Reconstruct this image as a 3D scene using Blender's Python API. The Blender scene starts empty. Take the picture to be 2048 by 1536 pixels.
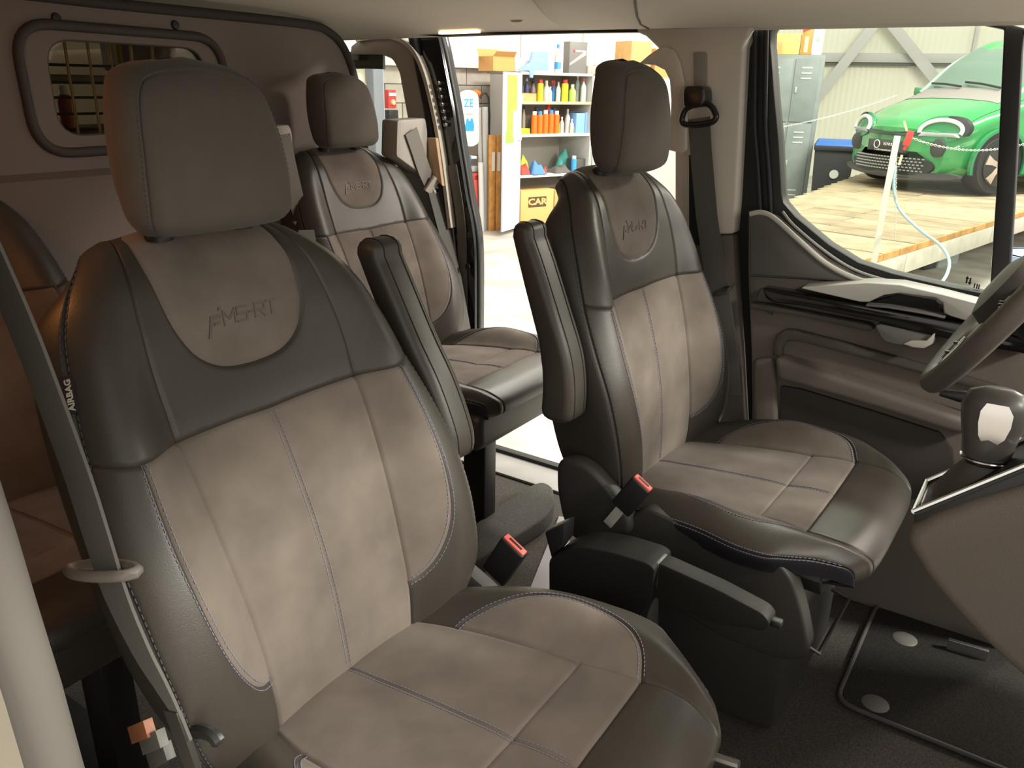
import bpy, bmesh, math, random
import numpy as np
from mathutils import Vector, Matrix
from mathutils.geometry import delaunay_2d_cdt

random.seed(7)
S = bpy.context.scene
COL = S.collection

# ------------------------------------------------------------------ camera
FPX, YAW, PITCH, ROLL = 1625.1716, 0.9847367, 0.3521958, 0.0201585
CAM = np.array([-0.6606929, -0.736104, 0.770077])
_fw = np.array([math.sin(YAW)*math.cos(PITCH), math.cos(YAW)*math.cos(PITCH), -math.sin(PITCH)])
_r = np.array([math.cos(YAW), -math.sin(YAW), 0.0]); _u = np.cross(_r, _fw)
_c, _s = math.cos(ROLL), math.sin(ROLL)
RV, UV = _c*_r+_s*_u, -_s*_r+_c*_u
cd = bpy.data.cameras.new('camera'); cam = bpy.data.objects.new('camera', cd); COL.objects.link(cam)
cd.sensor_width = 36.0; cd.lens = FPX/2048*36.0; cd.clip_start = 0.02; cd.clip_end = 200
cam.matrix_world = Matrix(((RV[0], UV[0], -_fw[0], CAM[0]), (RV[1], UV[1], -_fw[1], CAM[1]),
                           (RV[2], UV[2], -_fw[2], CAM[2]), (0, 0, 0, 1)))
S.camera = cam

# ------------------------------------------------------------------ light
S.view_settings.view_transform = 'Standard'; S.view_settings.look = 'None'
S.view_settings.gamma = 1.0; S.view_settings.use_curve_mapping = False
S.view_settings.exposure = 0.72
W = bpy.data.worlds.new('world'); S.world = W; W.use_nodes = True
W.node_tree.nodes['Background'].inputs[0].default_value = (1.0, .95, .86, 1)
W.node_tree.nodes['Background'].inputs[1].default_value = 0.7

def area(name, loc, target, sx, sy, power, col):
    l = bpy.data.lights.new(name, 'AREA'); l.shape = 'RECTANGLE'; l.size = sx; l.size_y = sy
    l.energy = power; l.color = col
    o = bpy.data.objects.new(name, l); COL.objects.link(o)
    o.location = loc
    o.rotation_euler = (Vector(target)-Vector(loc)).to_track_quat('-Z', 'Y').to_euler()
    return o
area('lamp_front', (2.6, -4.6, 3.0), (.75, -.1, .2), .7, .5, 240, (1, .98, .87))
area('lamp_door', (4.2, .8, 3.4), (2.2, .9, -.3), 2.4, .5, 130, (1, .95, .84))
area('lamp_back', (6.0, 1.8, 4.0), (7.2, 4.4, .6), 3, .6, 80, (1, .95, .82))
area('lamp_bay', (9.0, -1.0, 4.3), (10.5, .8, .0), 4, .6, 380, (1, .97, .86))
area('lamp_side', (-3.6, -3.2, 2.6), (.2, .2, .3), 4, 1.5, 30, (1, .92, .82))
area('lamp_front_right', (-.5, -4.6, 3.2), (.1, -.2, .1), .6, .4, 95, (1, .94, .84))
area('lamp_beside_door', (3.3, -1.6, 1.8), (1.0, .85, .4), .3, .3, 34, (1, .86, .76))
area('amber_right', (-.36, .42, .80), (.0, .55, .4), .05, .05, .55, (1, .33, .07))  # unseen amber lamp added for the orange glow on the left
area('front_fill', (1.2, -8.5, 1.7), (.7, 0, .5), 6, 2.2, 66, (1, .97, .88))  # added fill without a known source, lifts the front-facing seat surfaces

# ------------------------------------------------------------------ helpers
def at(px, axis, val):
    """world point where the sight line through a photo pixel meets the plane axis = val"""
    d = _fw+RV*(px[0]-1024)/FPX-UV*(px[1]-768)/FPX
    return CAM+d*((val-CAM[axis])/d[axis])

def tag(o, label=None, cat=None, group=None, kind=None):
    if label: o['label'] = label
    if cat: o['category'] = cat
    if group: o['group'] = group
    if kind: o['kind'] = kind
    return o

def thing(name, label, cat, loc=(0, 0, 0), rz=0, group=None):
    o = bpy.data.objects.new(name, None); COL.objects.link(o)
    o.location = loc; o.rotation_euler = (0, 0, rz); o.empty_display_size = .05
    return tag(o, label, cat, group)

def link(name, me, parent=None, mat=None):
    o = bpy.data.objects.new(name, me); COL.objects.link(o)
    if parent is not None: o.parent = parent
    if mat is not None and not me.materials: me.materials.append(mat)
    return o

def copy_tree(o, parent=None):
    c = o.copy(); COL.objects.link(c); c.parent = parent
    for ch in list(o.children): copy_tree(ch, c)
    return c

def smooth(me, ang=None):
    me.polygons.foreach_set('use_smooth', [True]*len(me.polygons))
    if ang is not None: me.set_sharp_from_angle(angle=math.radians(ang))
    me.update()

class MB:
    """mesh builder in plain coordinates"""
    def __init__(s): s.v = []; s.f = []
    def add(s, v, f):
        b = len(s.v); s.v += [tuple(map(float, p)) for p in v]; s.f += [tuple(i+b for i in q) for q in f]; return s
    def box(s, lo, hi, M=None):
        x0, y0, z0 = lo; x1, y1, z1 = hi
        v = [(x0, y0, z0), (x1, y0, z0), (x1, y1, z0), (x0, y1, z0), (x0, y0, z1), (x1, y0, z1), (x1, y1, z1), (x0, y1, z1)]
        if M is not None: v = [M @ Vector(p) for p in v]
        return s.add(v, [(0, 3, 2, 1), (4, 5, 6, 7), (0, 1, 5, 4), (1, 2, 6, 5), (2, 3, 7, 6), (3, 0, 4, 7)])
    def rings(s, rings, closed=True, cap=True):
        n = len(rings[0]); v = [p for r in rings for p in r]; f = []
        for i in range(len(rings)-1):
            for j in range(n if closed else n-1):
                k = (j+1) % n
                f.append((i*n+j, i*n+k, (i+1)*n+k, (i+1)*n+j))
        if cap and closed: f += [tuple(range(n-1, -1, -1)), tuple(range((len(rings)-1)*n, len(rings)*n))]
        return s.add(v, f)
    def tube(s, path, r, n=10, cap=True):
        path = [Vector(p) for p in path]; rr = r if hasattr(r, '__len__') else [r]*len(path)
        rings = []; t0 = None
        for i, p in enumerate(path):
            t = (path[min(i+1, len(path)-1)]-path[max(i-1, 0)]).normalized()
            if t0 is None:
                a = t.orthogonal().normalized()
            else:
                a = (a-t*a.dot(t)).normalized()
            t0 = t; b = t.cross(a)
            rings.append([p+(a*math.cos(q)+b*math.sin(q))*rr[i] for q in [2*math.pi*k/n for k in range(n)]])
        return s.rings(rings, True, cap)
    def lathe(s, prof, n=16, M=None):
        rings = []
        for r, z in prof:
            ring = [Vector((r*math.cos(2*math.pi*k/n), r*math.sin(2*math.pi*k/n), z)) for k in range(n)]
            rings.append([M @ p for p in ring] if M is not None else ring)
        return s.rings(rings)
    def strip(s, path, wdir, w, t):
        """flat band along path, width w along wdir (a vector or one per point), thickness t"""
        path = [Vector(p) for p in path]; rings = []
        for i, p in enumerate(path):
            d = (path[min(i+1, len(path)-1)]-path[max(i-1, 0)]).normalized()
            wd = Vector(wdir[i] if hasattr(wdir[0], '__len__') else wdir)
            wd = (wd-d*wd.dot(d)).normalized(); nn = d.cross(wd)
            ww = (w[i] if hasattr(w, '__len__') else w)/2
            rings.append([p-wd*ww-nn*t/2, p-wd*ww*.96-nn*t/2, p+wd*ww*.96-nn*t/2, p+wd*ww-nn*t/2,
                          p+wd*ww+nn*t/2, p+wd*ww*.96+nn*t/2, p-wd*ww*.96+nn*t/2, p-wd*ww+nn*t/2])
        return s.rings(rings)
    def mesh(s, name='m', sm=None, bevel=0, seg=2):
        me = bpy.data.meshes.new(name); me.from_pydata(s.v, [], s.f); me.validate(); 
        if bevel:
            bm = bmesh.new(); bm.from_mesh(me)
            bmesh.ops.remove_doubles(bm, verts=bm.verts, dist=1e-6)
            bmesh.ops.recalc_face_normals(bm, faces=bm.faces)
            es = [e for e in bm.edges if len(e.link_faces) == 2 and e.calc_face_angle(0) > math.radians(35)]
            bmesh.ops.bevel(bm, geom=es, offset=bevel, segments=seg, profile=.5, affect='EDGES', clamp_overlap=True)
            bm.to_mesh(me); bm.free()
        else:
            bm = bmesh.new(); bm.from_mesh(me); bmesh.ops.recalc_face_normals(bm, faces=bm.faces); bm.to_mesh(me); bm.free()
        if sm is not None: smooth(me, sm)
        me.update(); return me
    def obj(s, name, mat, parent=None, sm=35, bevel=0, seg=2):
        return link(name, s.mesh(name, sm, bevel, seg), parent, mat)

def prism(poly, axis, a, b, holes=()):
    """polygon (list of 2-D points in the two other axes, order kept) extruded along axis from a to b; holes are polygons"""
    def p3(p, t):
        q = list(p); q.insert(axis, t); return tuple(q)
    m = MB()
    if not holes:
        n = len(poly)
        m.rings([[p3(p, a) for p in poly], [p3(p, b) for p in poly]])
        return m
    pts = [Vector(p) for p in poly]; edges = [(i, (i+1) % len(poly)) for i in range(len(poly))]
    loops = [list(range(len(poly)))]
    for h in holes:
        k = len(pts); pts += [Vector(p) for p in h]; edges += [(k+i, k+(i+1) % len(h)) for i in range(len(h))]
        loops.append(list(range(k, k+len(h))))
    vo, eo, fo, *_ = delaunay_2d_cdt(pts, edges, [], 0, 1e-6)
    f2 = []
    for f in fo:
        c = sum((vo[i] for i in f), Vector((0, 0)))/len(f)
        if inpoly(np.array([c]), poly)[0] and not any(inpoly(np.array([c]), h)[0] for h in holes): f2.append(tuple(f))
    n = len(vo)
    m.add([p3(v, a) for v in vo]+[p3(v, b) for v in vo], f2+[tuple(i+n for i in reversed(f)) for f in f2])
    # side walls along the loops
    idx = {tuple(round(c, 6) for c in v): i for i, v in enumerate(vo)}
    for lp in loops:
        ids = [min(range(n), key=lambda i: (vo[i]-pts[q]).length_squared) for q in lp]
        for i in range(len(ids)):
            p, q = ids[i], ids[(i+1) % len(ids)]
            m.f.append((p, q, q+n, p+n))
    return m

def inpoly(P, poly):
    P = np.asarray(P, float); poly = np.asarray(poly, float); r = np.zeros(len(P), bool)
    x, y = P[:, 0], P[:, 1]; n = len(poly)
    for i in range(n):
        (x1, y1), (x2, y2) = poly[i], poly[(i+1) % n]
        if y1 == y2: continue
        c = ((y1 > y) != (y2 > y)) & (x < (x2-x1)*(y-y1)/(y2-y1)+x1)
        r ^= c
    return r

def catmull(pts, n=8, closed=False):
    P = [np.array(p, float) for p in pts]; out = []; N = len(P)
    rng = range(N) if closed else range(N-1)
    for i in rng:
        p1, p2 = P[i], P[(i+1) % N]
        p0 = P[i-1] if (closed or i > 0) else 2*p1-p2
        p3 = P[(i+2) % N] if (closed or i+2 < N) else 2*p2-p1
        for k in range(n):
            t = k/n
            out.append(.5*((2*p1)+(-p0+p2)*t+(2*p0-5*p1+4*p2-p3)*t*t+(-p0+3*p1-3*p2+p3)*t**3))
    if not closed: out.append(P[-1])
    return out

def rounded(poly, r, n=5):
    """2-D polygon with rounded corners; r is one radius or one per corner"""
    out = []; N = len(poly)
    for i in range(N):
        p = np.array(poly[i], float); a = np.array(poly[i-1], float); b = np.array(poly[(i+1) % N], float)
        ri = r[i] if hasattr(r, '__len__') else r
        la, lb = np.linalg.norm(a-p), np.linalg.norm(b-p); ri = min(ri, la*.48, lb*.48)
        if ri < 1e-6: out.append(tuple(p)); continue
        s, e = p+(a-p)/la*ri, p+(b-p)/lb*ri
        for k in range(n+1):
            t = k/n; out.append(tuple((1-t)**2*s+2*t*(1-t)*p+t*t*e))
    return out

# ------------------------------------------------------------------ materials
def srgb(r, g, b):
    f = lambda c: (c/255/12.92) if c/255 <= .04045 else ((c/255+.055)/1.055)**2.4
    return (f(r), f(g), f(b), 1)

MATS = {}
def mat(name, col, rough=.5, metal=0, spec=.5, noise=0, nscale=40, bump=0, bscale=300, sheen=0, coat=0, emit=None, estr=0, trans=0, ior=1.45, alpha=1):
    if name in MATS: return MATS[name]
    m = bpy.data.materials.new(name); m.use_nodes = True; MATS[name] = m
    N, L = m.node_tree.nodes, m.node_tree.links; b = N['Principled BSDF']
    col = tuple(col) if len(col) == 4 else (*col, 1)
    b.inputs['Base Color'].default_value = col; b.inputs['Roughness'].default_value = rough
    b.inputs['Metallic'].default_value = metal; b.inputs['Specular IOR Level'].default_value = spec
    b.inputs['IOR'].default_value = ior
    if sheen: b.inputs['Sheen Weight'].default_value = sheen; b.inputs['Sheen Roughness'].default_value = .4
    if coat: b.inputs['Coat Weight'].default_value = coat; b.inputs['Coat Roughness'].default_value = .05
    if trans: b.inputs['Transmission Weight'].default_value = trans
    if emit: b.inputs['Emission Color'].default_value = (*emit[:3], 1); b.inputs['Emission Strength'].default_value = estr
    if noise or bump:
        tc = N.new('ShaderNodeTexCoord')
    if noise:
        n = N.new('ShaderNodeTexNoise'); n.inputs['Scale'].default_value = nscale; n.inputs['Detail'].default_value = 5
        L.new(tc.outputs['Object'], n.inputs['Vector'])
        r = N.new('ShaderNodeMapRange'); r.inputs[1].default_value = .3; r.inputs[2].default_value = .7
        r.inputs[3].default_value = 1-noise; r.inputs[4].default_value = 1+noise
        L.new(n.outputs['Fac'], r.inputs[0])
        mx = N.new('ShaderNodeVectorMath'); mx.operation = 'SCALE'; mx.inputs[0].default_value = col[:3]
        L.new(r.outputs[0], mx.inputs['Scale']); L.new(mx.outputs[0], b.inputs['Base Color'])
    if bump:
        n = N.new('ShaderNodeTexNoise'); n.inputs['Scale'].default_value = bscale; n.inputs['Detail'].default_value = 3
        L.new(tc.outputs['Object'], n.inputs['Vector'])
        bp = N.new('ShaderNodeBump'); bp.inputs['Strength'].default_value = bump; bp.inputs['Distance'].default_value = .001
        L.new(n.outputs['Fac'], bp.inputs['Height']); L.new(bp.outputs['Normal'], b.inputs['Normal'])
    return m

LEATHER = mat('leather', (.042, .0355, .029), .42, spec=.5, bump=.25, bscale=700, noise=.06, nscale=300)
SUEDE = mat('suede', (.148, .124, .105), .92, spec=.12, bump=.3, bscale=900, noise=.2, nscale=11, sheen=.15)
SUEDE_D = mat('suede_headrest', (.098, .086, .074), .92, spec=.12, bump=.3, bscale=900, noise=.05, nscale=30, sheen=.1)
SKIRT = mat('edge_leather', (.014, .014, .018), .45, spec=.5)
THREAD = mat('blue_thread', (.20, .20, .27), .7)
THREAD_D = mat('dark_thread', (.06, .06, .075), .7)
SEATPL = mat('seat_plastic', (.028, .026, .023), .5, bump=.3, bscale=500)
SEAM_SHADE = mat('seam_shade', (.008, .008, .008), .8)
CHROME = mat('chrome', (.75, .75, .74), .12, metal=1)
STEEL = mat('steel', (.45, .45, .44), .35, metal=1)
BLACKPL = mat('black_plastic', (.012, .012, .012), .45)
GLOSSBLK = mat('gloss_black', (.006, .006, .006), .12, coat=.5)
REDBTN = mat('red_button', (.66, .12, .10), .4)
BELT = mat('belt_webbing', (.085, .08, .072), .7, bump=.6, bscale=400)

# ------------------------------------------------------------------ quilted upholstery
def hbasis(t, K):
    """Hermite (finite-difference) interpolation weights of values at knots K, evaluated at t"""
    K = np.asarray(K, float); n = len(K); t = np.clip(t, K[0], K[-1])
    D = np.zeros((n, n))
    for i in range(n):
        if i == 0: D[0, 0], D[0, 1] = -1/(K[1]-K[0]), 1/(K[1]-K[0])
        elif i == n-1: D[i, i-1], D[i, i] = -1/(K[i]-K[i-1]), 1/(K[i]-K[i-1])
        else:
            h0, h1 = K[i]-K[i-1], K[i+1]-K[i]; w0, w1 = h1/(h0+h1), h0/(h0+h1)
            D[i, i-1] -= w0/h0; D[i, i] += w0/h0-w1/h1; D[i, i+1] += w1/h1
    i = np.clip(np.searchsorted(K, t, 'right')-1, 0, n-2); h = K[i+1]-K[i]; u = (t-K[i])/h
    B = np.zeros((len(t), n)); r = np.arange(len(t))
    B[r, i] += 2*u**3-3*u**2+1; B[r, i+1] += -2*u**3+3*u**2
    B += ((u**3-2*u**2+u)*h)[:, None]*D[i]+((u**3-u**2)*h)[:, None]*D[i+1]
    return B

class Patch:
    def __init__(s, SK, VK, net): s.SK, s.VK, s.net = SK, VK, np.asarray(net, float)   # net[v][s] -> xyz
    def raw(s, P):
        P = np.asarray(P, float); a, b = hbasis(P[:, 0], s.SK), hbasis(P[:, 1], s.VK)
        return np.einsum('pi,pj,jik->pk', a, b, s.net)
    def normal(s, P):
        P = np.asarray(P, float); e = 1e-3
        lo = np.array([s.SK[0], s.VK[0]]); hi = np.array([s.SK[-1], s.VK[-1]])
        def d(k):
            q = np.zeros(2); q[k] = e
            return s.raw(np.clip(P+q, lo, hi))-s.raw(np.clip(P-q, lo, hi))
        n = np.cross(d(0), d(1)); return n/(np.linalg.norm(n, axis=1)[:, None]+1e-12)

def resample(pl, step):
    pl = np.asarray(pl, float); L = np.r_[0, np.cumsum(np.linalg.norm(np.diff(pl, axis=0), axis=1))]
    n = max(2, int(round(L[-1]/step))+1); t = np.linspace(0, L[-1], n)
    return np.c_[np.interp(t, L, pl[:, 0]), np.interp(t, L, pl[:, 1])]

def segdist(P, pl):
    d = np.full(len(P), 1e9)
    for a, b in zip(pl[:-1], pl[1:]):
        ab = b-a; t = np.clip(((P-a)@ab)/(ab@ab+1e-12), 0, 1)
        d = np.minimum(d, np.linalg.norm(P-(a+t[:, None]*ab), axis=1))
    return d

def quilt(patch, seams, panels, flip, extra=None, spacing=.009):
    """triangulate the patch domain along the seams, sink the seams, split into panels.
    seams: (polyline, depth, width, puff); panels: (name, test(P)->bool array, material); returns {name: mesh}, plus the lift function"""
    s0, s1, v0, v1 = patch.SK[0], patch.SK[-1], patch.VK[0], patch.VK[-1]
    ln = [resample(p, .005) for p, *_ in seams]
    def disp(P):
        o = np.zeros(len(P))
        for (q, dep, wid, puff), l in zip(seams, ln):
            d = segdist(P, l)
            o -= dep*np.exp(-(d/wid)**2)+puff*np.exp(-(d/.022)**2)
        if extra is not None: o += extra(P)
        return o
    def lift(P, h=0.0):
        P = np.asarray(P, float); return patch.raw(P)+flip*patch.normal(P)*(disp(P)+h)[:, None]
    pts, edges = [], []
    for l in ln:
        b = len(pts); pts += [tuple(p) for p in l]; edges += [(b+i, b+i+1) for i in range(len(l)-1)]
    free = []
    for l in ln:
        t = np.gradient(l, axis=0); t /= np.linalg.norm(t, axis=1)[:, None]+1e-12; nn = np.c_[-t[:, 1], t[:, 0]]
        for off in (-.0105, -.0065, -.0035, -.0016, .0016, .0035, .0065, .0105): free += [(p, abs(off)) for p in l+nn*off]
    good = []
    FP = np.array([p for p, _ in free]); FO = np.array([o for _, o in free])
    ok = (FP[:, 0] > s0+.001) & (FP[:, 0] < s1-.001) & (FP[:, 1] > v0+.001) & (FP[:, 1] < v1-.001)
    dmin = np.min([segdist(FP, l) for l in ln], axis=0)
    ok &= dmin > FO*.93
    # thin out duplicates on a fine hash
    seen = set()
    for p in FP[ok]:
        k = (round(p[0]/.0022), round(p[1]/.0022))
        if k in seen: continue
        seen.add(k); good.append(tuple(p))
    g = []
    nv = int((v1-v0)/(spacing*.87))+1; ns = int((s1-s0)/spacing)+1
    for j in range(nv+1):
        for i in range(ns+1):
            x = s0+(s1-s0)*min(1, max(0, (i+(.5 if j % 2 else 0))/ns)); y = v0+(v1-v0)*j/nv
            g.append((x, y))
    for j in range(nv+1): g += [(s0, v0+(v1-v0)*j/nv), (s1, v0+(v1-v0)*j/nv)]
    g = np.array(g); d = np.min([segdist(g, l) for l in ln], axis=0)
    bd = (g[:, 0] < s0+1e-6) | (g[:, 0] > s1-1e-6) | (g[:, 1] < v0+1e-6) | (g[:, 1] > v1-1e-6)
    pts += good+[tuple(p) for p in g[(d > .012) | (bd & (d > .003))]]
    vo, eo, fo, *_ = delaunay_2d_cdt([Vector(p) for p in pts], edges, [], 0, 1e-6)
    V2 = np.array([(v.x, v.y) for v in vo]); V3 = lift(V2)
    F = np.array([tuple(f) for f in fo if len(f) == 3]); C = V2[F].mean(1)
    A = V2[F]; ar = np.abs(np.cross(A[:, 1]-A[:, 0], A[:, 2]-A[:, 0])); F = F[ar > 1e-9]; C = C[ar > 1e-9]
    left = np.ones(len(F), bool); out = {}
    for name, test, m in panels:
        sel = left & test(C); left &= ~sel
        if not sel.any(): continue
        f = F[sel] if flip > 0 else F[sel][:, ::-1]
        u, inv = np.unique(f, return_inverse=True); f = inv.reshape(-1, 3)
        me = bpy.data.meshes.new(name); me.from_pydata(V3[u].tolist(), [], f.tolist()); smooth(me)
        me.materials.append(m); out[name] = me
    return out, lift

def stitches(lift, patch, rows, dash=.0042, gap=.0022, w=.0011, h=.0006):
    """rows: (polyline, sideways offset); one small thread box per stitch"""
    m = MB()
    for pl, off in rows:
        l = resample(pl, .002); t = np.gradient(l, axis=0); t /= np.linalg.norm(t, axis=1)[:, None]+1e-12
        l = l+np.c_[-t[:, 1], t[:, 0]]*off
        L = np.r_[0, np.cumsum(np.linalg.norm(np.diff(l, axis=0), axis=1))]
        k = np.arange(0, L[-1]-dash, dash+gap)
        A = np.c_[np.interp(k, L, l[:, 0]), np.interp(k, L, l[:, 1])]; B = np.c_[np.interp(k+dash, L, l[:, 0]), np.interp(k+dash, L, l[:, 1])]
        if len(A) == 0: continue
        a, b = lift(A, h), lift(B, h); nn = patch.normal(A)
        for p, q, n in zip(a, b, nn):
            d = (q-p); ld = np.linalg.norm(d)
            if ld < 1e-5: continue
            d /= ld; sd = np.cross(d, n); sd /= np.linalg.norm(sd)+1e-12; sd *= w/2; up = n*w*.45
            m.add([p-sd-up, p+sd-up, p+sd*.6+up, p-sd*.6+up, q-sd-up, q+sd-up, q+sd*.6+up, q-sd*.6+up],
                  [(0, 1, 2, 3), (4, 7, 6, 5), (0, 4, 5, 1), (1, 5, 6, 2), (2, 6, 7, 3), (3, 7, 4, 0)])
    return m

def symnet(rows):
    """rows of half cross-sections (x,off/z,...) -> full mirrored net"""
    net = []
    for r in rows:
        r = [np.array(p, float) for p in r]
        net.append([p*np.array([-1, 1, 1]) for p in reversed(r[1:])]+r)
    return net

REC = .33
def backpatch():
    SK = [0, .075, .145, .225, .29, .36, .43]
    #      v    (x, off, z) at centre, mid, seam, crest, edge, side, back
    R = [(-.02, (0, -.027, -.02), (.07, -.029, -.02), (.128, -.032, -.02), (.178, -.058, -.02), (.225, -.045, -.02), (.22, .015, -.02), (.21, .065, -.02)),
         (.05, (0, -.040, .05), (.07, -.042, .05), (.130, -.051, .05), (.200, -.092, .05), (.257, -.078, .05), (.25, .0, .05), (.232, .075, .05)),
         (.13, (0, -.050, .13), (.07, -.052, .13), (.133, -.059, .13), (.214, -.110, .13), (.270, -.090, .13), (.263, .0, .13), (.242, .08, .13)),
         (.22, (0, -.051, .22), (.07, -.053, .22), (.139, -.060, .22), (.218, -.110, .22), (.274, -.085, .22), (.268, .01, .22), (.243, .085, .22)),
         (.30, (0, -.043, .30), (.07, -.045, .30), (.144, -.055, .30), (.218, -.096, .30), (.270, -.064, .30), (.266, .02, .30), (.238, .085, .30)),
         (.37, (0, -.033, .37), (.07, -.036, .37), (.147, -.047, .37), (.214, -.078, .37), (.258, -.044, .37), (.262, .025, .37), (.23, .085, .37)),
         (.44, (0, -.028, .44), (.07, -.032, .44), (.148, -.044, .44), (.207, -.062, .44), (.243, -.030, .44), (.252, .03, .44), (.22, .08, .44)),
         (.50, (0, -.026, .50), (.07, -.030, .50), (.142, -.038, .50), (.193, -.046, .50), (.224, -.015, .497), (.236, .035, .488), (.205, .072, .472)),
         (.55, (0, -.020, .55), (.07, -.022, .55), (.133, -.024, .548), (.170, -.024, .543), (.195, .002, .536), (.206, .040, .515), (.175, .068, .492)),
         (.585, (0, .003, .580), (.066, .002, .579), (.120, .003, .575), (.146, .008, .569), (.164, .025, .558), (.172, .046, .528), (.15, .068, .498)),
         (.63, (0, .040, .588), (.06, .040, .587), (.106, .040, .583), (.128, .042, .577), (.142, .05, .566), (.15, .055, .538), (.13, .07, .508)),
         (.68, (0, .072, .573), (.055, .072, .572), (.096, .072, .566), (.116, .072, .56), (.128, .072, .553), (.132, .072, .545), (.12, .074, .525))]
    VK = [r[0] for r in R]; rows = [[(p[0], p[1]+REC*p[2], p[2]) for p in r[1:]] for r in R]
    SF = [-k for k in reversed(SK[1:])]+SK
    return Patch(SF, VK, symnet(rows))

def mir(pl): return [(-a, b) for a, b in pl]

U_PANEL = [(.120, .63), (.118, .585), (.112, .545), (.1055, .5), (.0985, .475), (.085, .449), (.063, .432), (.035, .424), (0, .4215)]
INS = catmull([(.222, .3713), (.2255, .31), (.225, .25), (.219, .19), (.206, .135), (.187, .093), (.166, .07), (.145, .06)], 6)

def make_back():
    p = backpatch()
    U = catmull(U_PANEL, 5); U = U+[(-a, b) for a, b in reversed(U[:-1])]
    vs = [(.145, -.02), (.145, .63)]
    seams = [(U, .0035, .0028, .0015)]
    for sg in (1, -1):
        f = (lambda q: [(sg*a, b) for a, b in q])
        seams += [(f(vs), .0032, .0022, .0014), (f(INS), .0022, .0022, .001), (f([(.145, .366), (.29, .376)]), .0030, .0022, .0008),
                  (f([(.29, -.02), (.29, .68)]), .003, .0025, .0)]
    seams += [([(-.145, .366), (0, .361), (.145, .366)], .0034, .0022, .0012), ([(0, .361), (0, -.02)], .0018, .0028, .001)]
    Upoly = [(a, b) for a, b in U]+[(-.12, .70), (.12, .70)]
    def dom(lo, hi, a, b): return lambda P: (P[:, 0] > lo) & (P[:, 0] < hi) & (P[:, 1] > a) & (P[:, 1] < b)
    def topline(P): return np.where(np.abs(P[:, 0]) < .145, .3635, .366+(np.abs(P[:, 0])-.145)*.069)
    insR = [(.145, .366), (.2225, .3713)]+[tuple(q) for q in INS]+[(.145, .06)]
    insL = [(-a, b) for a, b in insR]
    big = 1e3
    panels = [('neck_panel', lambda P: inpoly(P, Upoly), SUEDE),
              ('insert_panel', lambda P: (np.abs(P[:, 0]) < .145) & (P[:, 1] < np.where(True, .361+.005*(np.abs(P[:, 0])/.145), 0)), SUEDE),
              ('yoke_panel', lambda P: np.abs(P[:, 0]) < .145, LEATHER),
              ('wing_panel', lambda P: inpoly(P, insR), SUEDE), ('wing_panel_r', lambda P: inpoly(P, insL), SUEDE),
              ('shoulder_panel', lambda P: (P[:, 0] > 0) & (P[:, 0] < .29) & (P[:, 1] > topline(P)), LEATHER),
              ('shoulder_panel_r', lambda P: (P[:, 0] < 0) & (P[:, 0] > -.29) & (P[:, 1] > topline(P)), LEATHER),
              ('bolster', lambda P: (P[:, 0] > 0) & (P[:, 0] < .29), LEATHER), ('bolster_r', lambda P: (P[:, 0] < 0) & (P[:, 0] > -.29), LEATHER),
              ('side_gusset', lambda P: P[:, 0] > .2, LEATHER), ('side_gusset_r', lambda P: P[:, 0] < -.2, LEATHER)]
    meshes, lift = quilt(p, seams, panels, 1)
    rows = []
    for sg in (1, -1):
        f = (lambda q: [(sg*a, b) for a, b in q])
        rows += [(f(INS), .0045), (f(INS), -.0045)]
    rows += [([(0, .357), (0, -.0)], .004), ([(0, .357), (0, -.0)], -.004)]
    st = stitches(lift, p, rows)
    rows2 = []
    for sg in (1, -1):
        f = (lambda q: [(sg*a, b) for a, b in q])
        rows2 += [(f([(.29, .02), (.29, .63)]), .005), (f([(.29, .02), (.29, .63)]), -.005)]
    st2 = stitches(lift, p, rows2, dash=.005, gap=.003)
    # back shell closes the rear
    n = p.net; m = MB(); rings = []
    for r in n:
        a, b = r[0], r[-1]
        rings.append([a+(b-a)*t+np.array([0, .03*math.sin(math.pi*t), 0]) for t in np.linspace(0, 1, 9)])
    m.rings(rings, closed=False)
    # ... and its foot
    return p, meshes, lift, st, st2, m

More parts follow.
